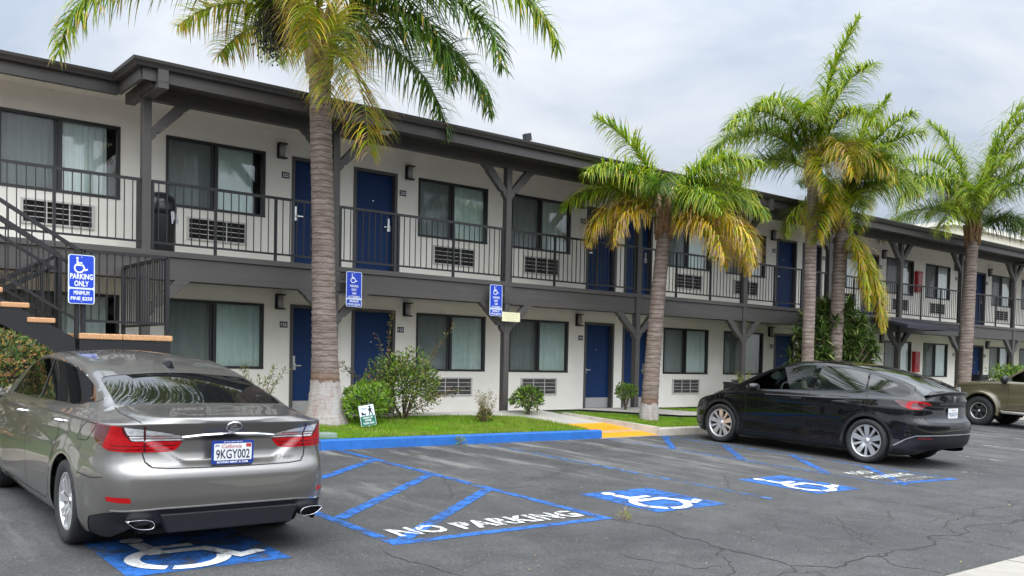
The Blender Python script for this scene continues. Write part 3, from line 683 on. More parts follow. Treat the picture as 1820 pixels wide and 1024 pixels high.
# bins
def bin_(loc, lab, name='trash_can'):
    t = empty(name, loc, lab, 'trash can')
    MB().lathe([(.19, 0), (.22, .05), (.235, .6), (.24, .64)], n=28).build('body', M['black'], t)
    MB().lathe([(.248, .62), (.25, .70), (.245, .80), (.205, .90), (.11, .965), (.002, .985)], n=28).build('dome_lid', mat('bin_lid', (.014, .014, .016), .25), t)
    return t
t = bin_((4.80, -.97, 2.635), 'black domed trash can with plastic bag on the balcony by the post')
mb = MB(); rr = random.Random(5)
for k in range(26):
    a = -1.2 + k * .11; mb.add([(.246 * cos(a), .246 * sin(a), .66 + rr.random() * .03), (.246 * cos(a + .11), .246 * sin(a + .11), .66 + rr.random() * .03), (.272 * cos(a + .11), .272 * sin(a + .11), .56 - rr.random() * .10), (.272 * cos(a), .272 * sin(a), .56 - rr.random() * .10)], [(0, 1, 2, 3)])
mb.build('bin_bag', mat('clear_bag', (.55, .57, .60), .2), t)
t = empty('trash_can', (19.35, -.9, .06), 'low dark round bin below the window left of the black hatchback', 'trash can')
MB().lathe([(.20, 0), (.21, .55), (.225, .56), (.225, .60), (.19, .60), (.18, .45), (.002, .45)], n=24).build('body', mat('bin_dark', (.03, .03, .032), .5), t)
t = empty('wheelie_bin', (29.2, -2.6, .0), 'black wheelie bin beside the palm trunk near the pickup', 'bin')
m = MB(); m.add([(-.22, -.22, .08), (.22, -.22, .08), (.22, .22, .08), (-.22, .22, .08), (-.28, -.30, .92), (.28, -.30, .92), (.28, .30, .92), (-.28, .30, .92)], [(0, 1, 2, 3), (4, 5, 6, 7), (0, 1, 5, 4), (1, 2, 6, 5), (2, 3, 7, 6), (3, 0, 4, 7)]); m.build('body', M['black'], t, bevel=.02)
m = MB(); m.box(-.30, .30, -.33, .34, .925, .97); m.tube([(-.24, .36, .95), (.24, .36, .95)], .015, 8); m.build('lid', M['black'], t, bevel=.015)
m = MB(); m.tube([(-.26, .24, .1), (-.20, .24, .1)], .1, 16); m.tube([(.20, .24, .1), (.26, .24, .1)], .1, 16); m.build('wheel', M['matte'], t)
t = empty('utility_panel', (27.7, 0, 1.30), 'small white notice panel on the wall of the passage', 'panel')
MB().box(-.2, .2, -.03, 0, -.11, .11).build('plate', M['white'], t, bevel=.004)
MB().box(-.15, .15, -.034, -.031, -.06, .06).build('print', M['acframe'], t)
# ---- parking signs
def rrect(w, h, r, n=5):
    P = []
    for cx, cy, a in ((w / 2 - r, h / 2 - r, 0), (-w / 2 + r, h / 2 - r, 90), (-w / 2 + r, -h / 2 + r, 180), (w / 2 - r, -h / 2 + r, 270)):
        P += [(cx + r * cos(radians(a + 90 * k / n)), cy + r * sin(radians(a + 90 * k / n))) for k in range(n + 1)]
    return P
def park_sign(x, y, z, rows, lab, w=.305, h=.60, wc=(.0, .17, .19), arm=None, split=None):
    t = empty('parking_sign', (x, y, z), lab, 'parking sign', 'accessible parking signs')
    MB().prism(rrect(w, h, .03), (0, 0, 0), (1, 0, 0), (0, 0, 1), (0, .004, 0)).build('border', M['signw'], t)
    y2 = h / 2 - split if split else None
    MB().prism(rrect(w - .026, split - .02, .022), (0, -.0025, h / 2 - split / 2 + .0015), (1, 0, 0), (0, 0, 1), (0, .002, 0)).build('upper_panel', M['sign'], t)
    MB().prism(rrect(w - .026, h - split - .02, .022), (0, -.0025, (-h / 2 + h / 2 - split) / 2 - .0015), (1, 0, 0), (0, 0, 1), (0, .002, 0)).build('lower_panel', M['sign'], t)
    mb = MB(); cx, cz, s = wc; wheelchair(mb, lambda a, b: (cx + (a - .58) * s, -.0045, cz + (b - .5) * s)); mb.build('wheelchair_symbol', M['white'], t, recalc=False)
    mb = MB()
    for txt, zz, ww, hh in rows: put_text(mb, txt, (0, -.0045, zz), (1, 0, 0), (0, 0, 1), ww, hh, .022)
    mb.build('lettering', M['white'], t, recalc=False)
    if arm:
        for zz in arm[1]: MB().bar((arm[0] - x, .012, zz), (0, .012, zz), .015, .03).build('bracket', M['trim'], t)
    m = MB()
    for zz in (h / 2 - .03, -h / 2 + .03): m.lathe([(.008, -.006), (.008, 0)], (0, -.001, zz), 'y', 8)
    m.build('bolts', M['steel'], t)
    return t
park_sign(2.988, -3.67, 1.96, [('PARKING', .035, .262, .068), ('ONLY', -.052, .165, .068), ('MINIMUM', -.165, .18, .05), ('FINE $250', -.237, .245, .05)], 'large blue and white parking only sign on the staircase railing', wc=(0, .175, .205), split=.41)
R4 = [('PARKING', .055, .16, .042), ('ONLY', -.008, .10, .042), ('VAN', -.07, .08, .042), ('ACCESSIBLE', -.132, .225, .042), ('MINIMUM', -.207, .175, .04), ('FINE $250', -.262, .235, .04)]
park_sign(7.84, -1.73, 2.253, R4, 'blue van accessible parking sign just right of the thickest palm trunk', wc=(0, .185, .165), arm=(7.55, (.12, -.1)), split=.465)
park_sign(10.94, -1.73, 2.243, R4, 'blue van accessible parking sign above a cream notice', wc=(0, .185, .165), arm=(11.33, (.12, -.2)), split=.465)
t = empty('notice_board', (11.31, -1.745, 1.94), 'pale cream notice with faint lines of print on the balcony post', 'notice')
MB().box(-.225, .225, 0, .006, -.09, .09).build('panel', M['cream'], t)
mb = MB()
for k, (s, w) in enumerate((('PRIVATE PARKING FOR GUESTS', .36), ('ALL OTHER VEHICLES WILL', .34), ('BE TOWED AWAY AT THE', .33), ('OWNERS EXPENSE', .24))): put_text(mb, s, (0, -.002, .06 - .04 * k), (1, 0, 0), (0, 0, 1), w, .016)
mb.build('print', mat('notice_ink', (.42, .38, .20), .6), t, recalc=False)
# ---- lawn sign
t = empty('lawn_sign', (7.42, -3.05, tz(7.4, -3.05)), 'tilted white and green dog cleanup sign in front of the round bush', 'lawn sign', rot=(radians(-6), radians(-9), radians(-12)))
S = .25
MB().prism(rrect(.25, .33, .015), (0, 0, .20), (1, 0, 0), (0, 0, 1), (0, .006, 0)).build('panel', M['signw'], t)
MB().prism(rrect(.236, .155, .012), (0, -.002, .117), (1, 0, 0), (0, 0, 1), (0, .0015, 0)).build('green_panel', mat('sign_green', (.006, .14, .07), .4), t)
mb = MB()
for s, z, w in (('CLEAN UP', .165, .16), ('AFTER', .122, .11), ('YOUR DOG', .077, .18)): put_text(mb, s, (0, -.004, z), (1, 0, 0), (0, 0, 1), w, .03, .025)
mb.build('lettering', M['white'], t, recalc=False)
mb = MB()
def P2(pts): mb.add([(x, -.003, z) for x, z in pts], [tuple(range(len(pts)))])
P2([(.055 + .017 * cos(k * pi / 6), .335 + .017 * sin(k * pi / 6)) for k in range(12)]); P2([(.035, .31), (.072, .315), (.075, .255), (.04, .255)]); P2([(.04, .256), (.056, .256), (.035, .198), (.02, .198)]); P2([(.058, .256), (.075, .256), (.095, .205), (.08, .198)]); P2([(.072, .31), (.098, .285), (.09, .278), (.07, .30)]); P2([(.036, .305), (.015, .27), (.022, .265), (.04, .29)])
P2([(-.085, .215), (-.02, .215), (-.02, .235), (-.085, .235)]); P2([(-.09, .235), (-.06, .235), (-.06, .258), (-.1, .255)]); P2([(-.08, .198), (-.07, .198), (-.07, .216), (-.08, .216)]); P2([(-.035, .198), (-.025, .198), (-.025, .216), (-.035, .216)])
mb.build('dog_walker_figure', M['matte'], t, recalc=False)
mb = MB(); put_text(mb, 'Please', (-.045, -.003, .315), (1, 0, 0), (0, 0, 1), .09, .03); mb.build('script', mat('ink_blue', (.08, .10, .25), .6), t, recalc=False)
MB().bar((0, .01, -.06), (0, .01, .1), .012, .012).build('stake', M['steel'], t)
t = empty('valve_box', (6.25, -3.62, tz(6.25, -3.62) - .03), 'pale green plastic valve box lid in the grass behind the blue kerb', 'valve box')
MB().box(-.22, .22, -.14, .14, 0, .085).build('box', mat('valve_lid', (.20, .26, .20), .6, var=.15), t, bevel=.012)
# ============================================================ STAIRCASE
S = empty('staircase', (0, 0, 0), 'black steel outdoor staircase with speckled tan treads and a landing', 'staircase')
YF, YM, YB = -3.60, -2.62, -1.66; LX0, LX1, LZ = 2.985, 4.10, 1.305
m = MB()
m.box(LX0, LX1, YF, YF + .08, LZ - .26, LZ - .075); m.box(LX1 - .06, LX1, YF + .082, YB, LZ - .26, LZ - .075); m.box(LX0 + .1, LX1 - .062, YB - .08, YB - .002, LZ - .26, LZ - .075)
m.build('landing_frame', M['rail'], S)
m = MB(); m.box(LX0 - .005, (LX0 + LX1) / 2 - .05, YF - .02, YB, LZ - .073, LZ); m.box((LX0 + LX1) / 2 - .045, LX1 + .02, YF - .02, YB, LZ - .073, LZ); m.build('landing_slab', M['granite'], S, bevel=.012)
run, rise = .285, .169
tr = MB().box(0, .31, 0, .94, -.062, 0).build('tread', M['granite'], S, bevel=.012)
stp = [(LX0 - run * k - .295, YF - .0, LZ + rise * k) for k in range(1, 8)] + [(LX0 - run * k - .02, YM + .02, LZ - rise * k) for k in range(1, 8)]
for i, p in enumerate(stp):
    o = tr
    if i: o = tr.copy(); link(o); o.parent = S
    o.location = p
for y in (YF + .02, YM - .10): MB().prism([(LX0 + .1, LZ - .26), (LX0 + .1, LZ - .075), (LX0 - .02, LZ - .075), (LX0 - 8 * run, LZ - .09 + 7.4 * rise), (LX0 - 8 * run, LZ - .36 + 7.4 * rise), (LX0 - .26, LZ - .26)], (0, y, 0), (1, 0, 0), (0, 0, 1), (0, .05, 0)).build('stringer', M['rail'], S)
for y in (YM + .04, YB - .06): MB().prism([(LX0 + .1, LZ - .26), (LX0 + .1, LZ - .075), (LX0, LZ - .075), (LX0 - 8 * run, LZ - .075 - 8 * rise), (LX0 - 8 * run + .0, LZ - .30 - 8 * rise), (LX0 - .02, LZ - .26 - .1)], (0, y, 0), (1, 0, 0), (0, 0, 1), (0, .05, 0)).build('stringer', M['rail'], S)
m = MB()
for k in range(1, 8):
    z = LZ + rise * k - .064; x = LX0 - run * k
    m.bar((x - .25, YF + .09, z), (x - .02, YF + .09, z - .13), .03, .006); m.bar((x - .02, YF + .09, z), (x - .02, YF + .09, z - .15), .03, .006)
    m.box(x - .03, x - .022, YF + .08, YM - .11, z - .13, z)
m.build('tread_bracket', M['rail'], S)
def guard(name, a, b, zl, zh, n, ep=(0, 1)):
    m = MB(); rail_run(m, a, b, zl, zh, n, .014, posts=()); a, b = Vector(a), Vector(b)
    for q in ep: p = a + (b - a) * q; m.bar(p + Vector((0, 0, LZ)), p + Vector((0, 0, zh - .02)), .05, .05)
    return m.build(name, M['rail'], S)
guard('landing_guard', (LX0 + .05, YF + .04, 0), (LX1 - .04, YF + .04, 0), LZ + .17, 2.345, 11)
guard('landing_guard', (LX1 - .04, YF + .04, 0), (LX1 - .04, YB, 0), LZ + .17, 2.345, 19, (1,))
def srail(y, up, zoff=.88):
    m = MB(); n = 18; L = 8 * run
    sg = 1 if up else -1
    def P(t, h): return (LX0 - .02 - L * t, y, LZ + sg * 8 * rise * t + h)
    for h, th in ((1.03, .042), (.16, .03), (.80, .036) if up else (.9, .036)): m.bar(P(0, h), P(1, h), th, th)
    for i in range(n + 1): m.bar(P(i / n, .16), P(i / n, 1.02), .014, .014)
    m.bar(P(0, -.2), P(0, 1.03), .05, .05); m.bar(P(.98, -.0), P(.98, 1.03), .05, .05)
    return m.build('stair_rail', M['rail'], S)
srail(YF + .045, True); srail(YM - .06, True); srail(YM + .06, False); srail(YB - .04, False)
TX1 = LX0 - 8 * run - .01; TX0 = TX1 - 1.15
MB().box(TX0, TX1, YF - .02, YP - .02, UF - .075, UF - .002).build('top_landing', M['granite'], S, bevel=.01)
m = MB(); m.box(TX0, TX1, YF, YF + .07, UF - .26, UF - .077); m.box(TX0, TX0 + .06, YF + .072, YP - .02, UF - .26, UF - .077); m.build('top_landing_frame', M['rail'], S)
for a_, b_, n_ in (((TX0 + .04, YF + .04, 0), (TX1 - .04, YF + .04, 0), 9), ((TX0 + .04, YF + .04, 0), (TX0 + .04, YP - .04, 0), 17)):
    m = MB(); rail_run(m, a_, b_, UF + .10, UF + 1.04, n_, .014, posts=(0, 1)); m.build('top_guard', M['rail'], S)
for x, y in ((TX0 + .1, YF + .12), (TX0 + .1, YP - .2)): MB().box(x - .04, x + .04, y - .04, y + .04, tz(x, y) - .05, UF - .262).build('landing_post', M['rail'], S)
for x, y in ((LX1 - .1, YF + .14), (LX1 - .1, YB - .14)): MB().box(x - .04, x + .04, y - .04, y + .04, tz(x, y) - .05, LZ - .262).build('landing_post', M['rail'], S)
# ============================================================ PLANTS
def leaf_mat(name, col, trans=.35, rough=.45, var=.25, scale=3):
    m = mat(name, col, rough, var=var, scale=scale, spec=.4); nt, N, L = nodes(m); b = N['Principled BSDF']
    t = N.new('ShaderNodeBsdfTranslucent'); src = b.inputs['Base Color'].links[0].from_socket; L.new(src, t.inputs[0])
    x = N.new('ShaderNodeMixShader'); x.inputs[0].default_value = trans; L.new(b.outputs[0], x.inputs[1]); L.new(t.outputs[0], x.inputs[2]); L.new(x.outputs[0], N['Material Output'].inputs[0])
    return m
FR = [leaf_mat('frond_green', (.125, .225, .016)), leaf_mat('frond_dark', (.062, .130, .014)), leaf_mat('frond_lime', (.31, .39, .018)), leaf_mat('frond_yellow', (.56, .38, .02)), leaf_mat('frond_tan', (.42, .27, .12)), mat('frond_rib', (.16, .19, .05), .5, var=.3)]
G_, DK, LI, YE, TA, RIB = range(6)
def bark_mat(name, pale_h, edge=.08):
    m = mat(name, (.23, .165, .125), .92); nt, N, L = nodes(m); b = N['Principled BSDF']; tc = N.new('ShaderNodeTexCoord')
    mp = N.new('ShaderNodeMapping'); mp.inputs['Scale'].default_value = (2.2, 2.2, 13); L.new(tc.outputs['Object'], mp.inputs[0])
    n = N.new('ShaderNodeTexNoise'); n.inputs['Scale'].default_value = 1.6; n.inputs['Detail'].default_value = 8; n.inputs['Roughness'].default_value = .7; L.new(mp.outputs[0], n.inputs['Vector'])
    r = N.new('ShaderNodeValToRGB'); L.new(n.outputs['Fac'], r.inputs[0]); e = r.color_ramp.elements
    e[0].position = .30; e[0].color = (.095, .062, .047, 1); e[1].position = .72; e[1].color = (.36, .29, .245, 1)
    m2 = N.new('ShaderNodeMapping'); m2.inputs['Scale'].default_value = (5, 5, 1.1); L.new(tc.outputs['Object'], m2.inputs[0])
    n2 = N.new('ShaderNodeTexNoise'); n2.inputs['Scale'].default_value = 2.2; n2.inputs['Detail'].default_value = 7; n2.inputs['Roughness'].default_value = .7; L.new(m2.outputs[0], n2.inputs['Vector'])
    r2 = N.new('ShaderNodeValToRGB'); L.new(n2.outputs['Fac'], r2.inputs[0]); e = r2.color_ramp.elements
    e[0].position = .30; e[0].color = (.30, .20, .165, 1); e[1].position = .56; e[1].color = (.40, .375, .35, 1)
    sx = N.new('ShaderNodeSeparateXYZ'); L.new(tc.outputs['Object'], sx.inputs[0])
    nj = N.new('ShaderNodeMath'); nj.operation = 'MULTIPLY_ADD'; nj.inputs[1].default_value = .30; L.new(n2.outputs['Fac'], nj.inputs[0]); L.new(sx.outputs['Z'], nj.inputs[2])
    rm = N.new('ShaderNodeValToRGB'); mr = N.new('ShaderNodeMath'); mr.operation = 'MULTIPLY'; mr.inputs[1].default_value = .5; L.new(nj.outputs[0], mr.inputs[0]); L.new(mr.outputs[0], rm.inputs[0]); e = rm.color_ramp.elements
    h = (pale_h + .15) * .5; e[0].position = h - .004; e[0].color = (0, 0, 0, 1); e[1].position = h + .004; e[1].color = (1, 1, 1, 1)
    x = N.new('ShaderNodeMixRGB'); L.new(rm.outputs[0], x.inputs[0]); L.new(r2.outputs[0], x.inputs[1]); L.new(r.outputs[0], x.inputs[2])
    # rust brown band just above the pale foot
    rb = N.new('ShaderNodeValToRGB'); L.new(mr.outputs[0], rb.inputs[0]); e = rb.color_ramp.elements; e.new(.5)
    e[0].position = h - .002; e[0].color = (0, 0, 0, 1); e[1].position = h + .006; e[1].color = (.8, .8, .8, 1); e[2].position = h + .10; e[2].color = (0, 0, 0, 1)
    x2 = N.new('ShaderNodeMixRGB'); L.new(rb.outputs[0], x2.inputs[0]); L.new(x.outputs[0], x2.inputs[1]); x2.inputs[2].default_value = (.17, .085, .042, 1)
    L.new(x2.outputs[0], b.inputs['Base Color'])
    zz = N.new('ShaderNodeMath'); zz.operation = 'MULTIPLY_ADD'; zz.inputs[1].default_value = .085; L.new(n2.outputs['Fac'], zz.inputs[0]); L.new(sx.outputs['Z'], zz.inputs[2])      # leaf scar rings
    pp = N.new('ShaderNodeMath'); pp.operation = 'PINGPONG'; pp.inputs[1].default_value = .046; L.new(zz.outputs[0], pp.inputs[0])
    rr = N.new('ShaderNodeMapRange'); rr.inputs[1].default_value = .003; rr.inputs[2].default_value = .012; rr.inputs[3].default_value = .75; rr.inputs[4].default_value = 0; L.new(pp.outputs[0], rr.inputs[0])
    rg = N.new('ShaderNodeMath'); rg.operation = 'MULTIPLY'; L.new(rr.outputs[0], rg.inputs[0]); L.new(rm.outputs[0], rg.inputs[1])
    x3 = N.new('ShaderNodeMixRGB'); L.new(rg.outputs[0], x3.inputs[0]); L.new(x2.outputs[0], x3.inputs[1]); x3.inputs[2].default_value = (.055, .038, .03, 1); L.new(x3.outputs[0], b.inputs['Base Color'])
    bp = N.new('ShaderNodeBump'); bp.inputs['Strength'].default_value = .9; bp.inputs['Distance'].default_value = .03; L.new(n.outputs['Fac'], bp.inputs['Height']); L.new(bp.outputs[0], b.inputs['Normal'])
    return m
def frond(rnd, base, az, el, length, bend, leaf=.62, n=130, pal=(G_, DK, LI), tip=.08, droop=1.0, dens=1, wide=1.0, twist=0, lw=.027):
    mb = MB(); az, el, bend = radians(az), radians(el), radians(bend); N = 26
    h = Vector((cos(az), sin(az), 0)); side = Vector((-sin(az), cos(az), 0)); up = Vector((0, 0, 1))
    pts = [Vector(base)]; dirs = []
    for i in range(N):
        t = i / N; a = el - bend * t ** 1.25
        d = h * cos(a) + up * sin(a) + side * (twist * t); d.normalize(); dirs.append(d); pts.append(pts[-1] + d * length / N)
    dirs.append(dirs[-1])
    mb.tube(pts, [max(.004, .026 * (1 - .9 * i / N)) for i in range(N + 1)], 5, RIB, cap=False)
    n = int(n * 1.35); length *= 1.03
    for k in range(n):
        t = .13 + .87 * (k + rnd.random() * .8) / n
        f = t * N; i = min(int(f), N - 1); p = pts[i].lerp(pts[i + 1], f - i); d = dirs[i]
        nn = side.cross(d).normalized()
        if nn.z < 0: nn = -nn
        L0 = leaf * (.42 + .9 * sin(pi * min(1, .16 + t * .86)) ** .8) * rnd.uniform(.8, 1.12)
        for s in (-1, 1):
            for q in range(dens):
                tilt = rnd.choice((-.55, -.1, .35, .75)) + rnd.uniform(-.2, .2)
                v = (d * rnd.uniform(.45, .8) + side * s * rnd.uniform(.75, 1) * wide + nn * tilt).normalized()
                w = lw * rnd.uniform(.75, 1.2); q0 = p.copy(); P = []; seg = 5; g = droop * rnd.uniform(.42, .9)
                for j in range(seg + 1):
                    wd = v.cross(up)
                    if wd.length < .05: wd = side.copy()
                    wd.normalize(); wj = w * (1.15 - (j / seg) ** 1.6 * 1.08)
                    P.append((q0 - wd * wj / 2, q0 + wd * wj / 2))
                    q0 = q0 + v * L0 / seg; v = (v + Vector((0, 0, -g * (.35 + .5 * j / seg)))).normalized()
                m0 = rnd.choice(pal); b = [(P[j][0], P[j][1]) for j in range(seg + 1)]
                vs = [x for pr in b for x in pr]; o = len(mb.v)
                mb.add(vs, [], m0)
                for j in range(seg):
                    mm = m0
                    if tip and j >= seg - 2 and rnd.random() < tip: mm = TA if rnd.random() < .6 else YE
                    mb.f.append((o + 2 * j, o + 2 * j + 1, o + 2 * j + 3, o + 2 * j + 2)); mb.m.append(mm); mb.sm.append(True)
    return mb
def palm(loc, lean, H, r0, r1, flare, pale, label, fr, seed, boots=True, group='palm trees along the planting strip', fruit=None):
    rnd = random.Random(seed); t = empty('palm_tree', loc, label, 'palm tree', group)
    mb = MB(); n = 26; K = int(H / .055); R = []
    ph = [rnd.uniform(0, 6) for _ in range(4)]
    for i in range(K + 1):
        z = H * i / K; u = i / K; rr = r0 + (r1 - r0) * u + flare * exp(-z / .42) + .006 * ((i % 2) * 2 - 1) * (1 if rnd.random() < .7 else .2)
        for k in range(n):
            a = 2 * pi * k / n; w = 1 + .03 * sin(2 * a + ph[0] + z) + .02 * sin(5 * a + ph[1] + 2 * z) + rnd.uniform(-.008, .008)
            R.append((lean[0] * u ** 1.2 + rr * w * cos(a), lean[1] * u ** 1.2 + rr * w * sin(a), z - .05))
    mb.add(R, [(i * n + k, i * n + (k + 1) % n, (i + 1) * n + (k + 1) % n, (i + 1) * n + k) for i in range(K) for k in range(n)], 0, True)
    mb.build('trunk', bark_mat('palm_bark', pale), t, recalc=False)
    top = Vector((lean[0], lean[1], H - .05))
    # old leaf bases around the neck
    mb = MB()
    for k in range(26 if boots else 12):
        a = k * 2.4; z = -.10 + .62 * k / 26; rr = r1 * (1.02 - .3 * k / 26)
        p0 = top + Vector((cos(a) * rr * .9, sin(a) * rr * .9, z - .12)); p1 = top + Vector((cos(a) * rr * 1.15, sin(a) * rr * 1.15, z + .18)); p2 = top + Vector((cos(a) * (rr * 1.3 + .05), sin(a) * (rr * 1.3 + .05), z + .42))
        mb.tube([p0, p1, p2], [.07, .055, .014], 6, rnd.choice((0, 0, 1)))
    mb.tube([top + Vector((0, 0, -.05)), top + Vector((0, 0, .35)), top + Vector((0, 0, .8))], [r1 * .95, r1 * .7, .05], 12, 0)
    mb.build('leaf_bases', [mat('boot_brown', (.22, .125, .06), .9, var=.4, scale=14), mat('boot_pale', (.42, .31, .20), .85, var=.3, scale=10)], t)
    for i, f in enumerate(fr):
        kw = dict(f[6]) if len(f) > 6 else {}
        pal = kw.pop('pal', (G_, G_, DK, LI)); zo = f[5]
        b = top + Vector((cos(radians(f[0])) * r1 * .7, sin(radians(f[0])) * r1 * .7, zo))
        frond(rnd, b, f[0], f[1], f[2], f[3], f[4], pal=pal, **kw).build('frond', FR, t, recalc=False)
    if fruit:
        mb = MB()
        for c, sz in fruit:
            c = Vector(c)
            for k in range(85):
                a = rnd.uniform(0, 6.28); q = c + Vector((rnd.gauss(0, .12), rnd.gauss(0, .12), -rnd.random() * .75 * sz)); mb.tube([c + Vector((0, 0, .1)), (c + q) / 2 + Vector((cos(a) * .1, sin(a) * .1, .02)), q], .006, 4, 0, cap=False)
                for j in range(7):
                    g = q + Vector((rnd.gauss(0, .05), rnd.gauss(0, .05), rnd.gauss(0, .1))); mb.lathe([(.002, -.02), (.019, 0), (.002, .02)], g, 'z', 5, 1)
        mb.build('fruit_cluster', [mat('fruit_stalk', (.10, .09, .03), .8), mat('fruit_dark', (.035, .032, .018), .6)], t, recalc=False)
    return t
YG = dict(pal=(LI, LI, YE, G_), tip=.55); YY = dict(pal=(YE, YE, LI, TA), tip=.6); OLD = dict(pal=(YE, TA, YE, LI), tip=.8); DG = dict(pal=(DK, DK, G_)); GG = dict(pal=(G_, LI, LI, G_), tip=.12)
def k_(d, **kw): e = dict(d); e.update(kw); return e
palm((6.97, -2.42, tz(6.97, -2.42)), (-.18, .02, 0), 5.78, .205, .163, .165, .66, 'tall thick palm with swollen pale foot, nearest the silver sedan', [
    # az, elevation, length, bend, leaflet length, height on neck
    (170, 34, 4.5, 118, .66, .45, k_(GG, n=130, tip=.3)), (163, 50, 4.2, 118, .66, .6, k_(GG, n=120)), (182, 44, 3.6, 115, .64, .5, GG),
    (246, 12, 3.1, 104, .80, .15, k_(YG, n=130, tip=.6, pal=(LI, LI, LI, YE), lw=.022)), (262, -8, 3.0, 84, .74, .05, k_(YY, n=105, pal=(YE, LI, LI, TA), lw=.022)), (240, 34, 3.3, 130, .66, .3, k_(YY, n=110, pal=(YE, LI, LI))), (300, 32, 2.9, 128, .70, .3, k_(DG, n=120)), (285, 55, 3.4, 125, .7, .5, k_(GG, n=120)),
    (-38, 48, 4.5, 122, .64, .5, k_(GG, n=125)), (-58, 35, 3.7, 118, .62, .4, k_(DG, n=115)), (-20, 30, 3.4, 112, .6, .3, k_(DG, n=115)), (5, 25, 3.2, 112, .6, .3, k_(DG, n=115)), (-45, 66, 5.4, 112, .62, .7, k_(GG, n=115)), (-10, 60, 4.6, 100, .6, .6, GG),
    (112, 34, 2.3, 78, .62, .35, k_(YG, n=100)), (82, 40, 2.5, 78, .62, .35, k_(GG, n=100)), (50, 44, 2.8, 85, .62, .35, k_(DG, n=110)), (130, 42, 2.6, 82, .6, .35, k_(YG, n=100)),
    (200, 60, 4.4, 100, .6, .7, GG), (70, 70, 4.2, 80, .6, .8, GG), (250, 72, 4.2, 90, .6, .8, GG), (320, 78, 4.0, 60, .6, .9, GG)], 11, fruit=[((-.62, .30, 6.72), 1.0), ((-.86, .34, 6.55), 1.0), ((-.70, .10, 6.6), .9)])
palm((14.02, -2.93, tz(14, -2.93) - .02), (.34, -.0, 0), 3.95, .165, .135, .05, .33, 'short palm with yellowing lower fronds between the ramp and the black hatchback', [
    (150, 32, 2.0, 128, .50, .25, k_(OLD, n=110)), (175, 26, 1.7, 125, .45, .2, k_(OLD, n=90)),
    (-80, 22, 2.5, 112, .52, .10, k_(YY, n=125, tip=.8)), (-98, 16, 2.2, 105, .5, .05, k_(YY, n=115, tip=.7)), (-55, 12, 2.1, 100, .5, .05, k_(YY, n=110, tip=.8)), (-36, 30, 2.3, 122, .5, .15, k_(YY, n=110, pal=(YE, LI, LI, YE))),
    (-30, 52, 2.2, 92, .5, .3, k_(GG, n=110, tip=.3)), (-50, 40, 2.2, 95, .5, .25, k_(GG, n=110)), (-100, 40, 1.9, 105, .5, .25, k_(GG, n=100)), (-10, 55, 2.3, 75, .48, .35, GG),
    (145, 42, 2.3, 95, .46, .3, k_(GG, n=95)), (115, 45, 2.2, 80, .46, .3, GG), (128, 74, 2.4, 50, .56, .5, k_(GG, n=115, droop=.7)), (170, 55, 2.2, 95, .52, .4, k_(GG, n=110)), (-70, 62, 2.3, 95, .54, .4, k_(GG, n=115)), (-20, 66, 2.4, 85, .54, .4, k_(GG, n=110)), (60, 55, 2.2, 80, .46, .4, GG), (20, 40, 2.3, 80, .46, .3, GG), (215, 50, 1.8, 100, .46, .3, k_(DG, n=90))], 21)
palm((19.75, -2.85, tz(19.75, -2.85)), (.02, .02, 0), 5.75, .155, .125, .03, .2, 'tall slim palm, left of the pair behind the black hatchback', [
    (146, 52, 3.2, 125, .66, .3, k_(GG, n=130)), (130, 32, 2.5, 115, .62, .2, k_(GG, n=115)), (160, 66, 3.0, 125, .66, .4, k_(GG, n=125)), (-50, 88, 3.5, 30, .66, .5, k_(GG, n=150, droop=1.0)), (-110, 78, 2.9, 85, .66, .4, k_(GG, n=130)), (178, 72, 2.7, 110, .64, .4, k_(GG, n=120)),
    (-75, 35, 2.2, 118, .5, .2, k_(YG, n=110)), (225, 26, 2.2, 128, .62, .1, k_(YG, n=120)), (240, 40, 2.4, 132, .6, .2, k_(YY, n=120, pal=(YE, LI, LI, TA))), (250, 62, 2.6, 120, .64, .4, k_(GG, n=125)), (205, 66, 2.7, 120, .64, .4, k_(GG, n=125)), (-30, 62, 2.0, 125, .6, .3, k_(GG, n=110)), (60, 50, 2.6, 95, .5, .4, DG), (100, 60, 2.7, 90, .5, .4, DG), (10, 55, 2.6, 95, .5, .4, DG)], 31)
palm((20.95, -2.82, tz(20.95, -2.82)), (.15, .0, 0), 4.75, .178, .155, .03, .2, 'stout palm with long yellow hanging fronds, right of the pair behind the hatchback', [
    (196, 34, 2.6, 138, .66, .2, k_(YG, n=150, pal=(LI, LI, YE), tip=.4)), (165, 38, 2.2, 135, .62, .2, k_(YG, n=130, pal=(LI, LI, G_), tip=.3)), (222, 40, 2.3, 138, .62, .2, k_(YG, n=130, pal=(LI, LI, G_), tip=.3)), (-55, -58, 2.9, 30, .44, .10, k_(YY, n=170, pal=(YE, LI, YE, LI), tip=.5, wide=.8)), (-95, -58, 2.3, 30, .44, .05, k_(YG, n=130, wide=.8, pal=(LI, LI, YE))),
    (-40, 88, 3.0, 42, .72, .5, k_(GG, n=140)), (-55, 80, 2.8, 78, .72, .4, k_(GG, n=140)), (-25, 76, 2.4, 105, .70, .4, k_(GG, n=130)), (-80, 82, 2.8, 70, .66, .5, k_(GG, n=140)), (-60, 66, 2.1, 122, .70, .3, k_(GG, n=130)), (-110, 70, 2.4, 105, .66, .4, k_(GG, n=130)), (100, 70, 2.6, 80, .52, .5, GG), (40, 62, 2.1, 95, .52, .4, DG), (70, 66, 2.2, 85, .52, .4, DG), (10, 58, 1.9, 105, .52, .3, DG), (240, 66, 2.6, 90, .52, .4, GG)], 41)
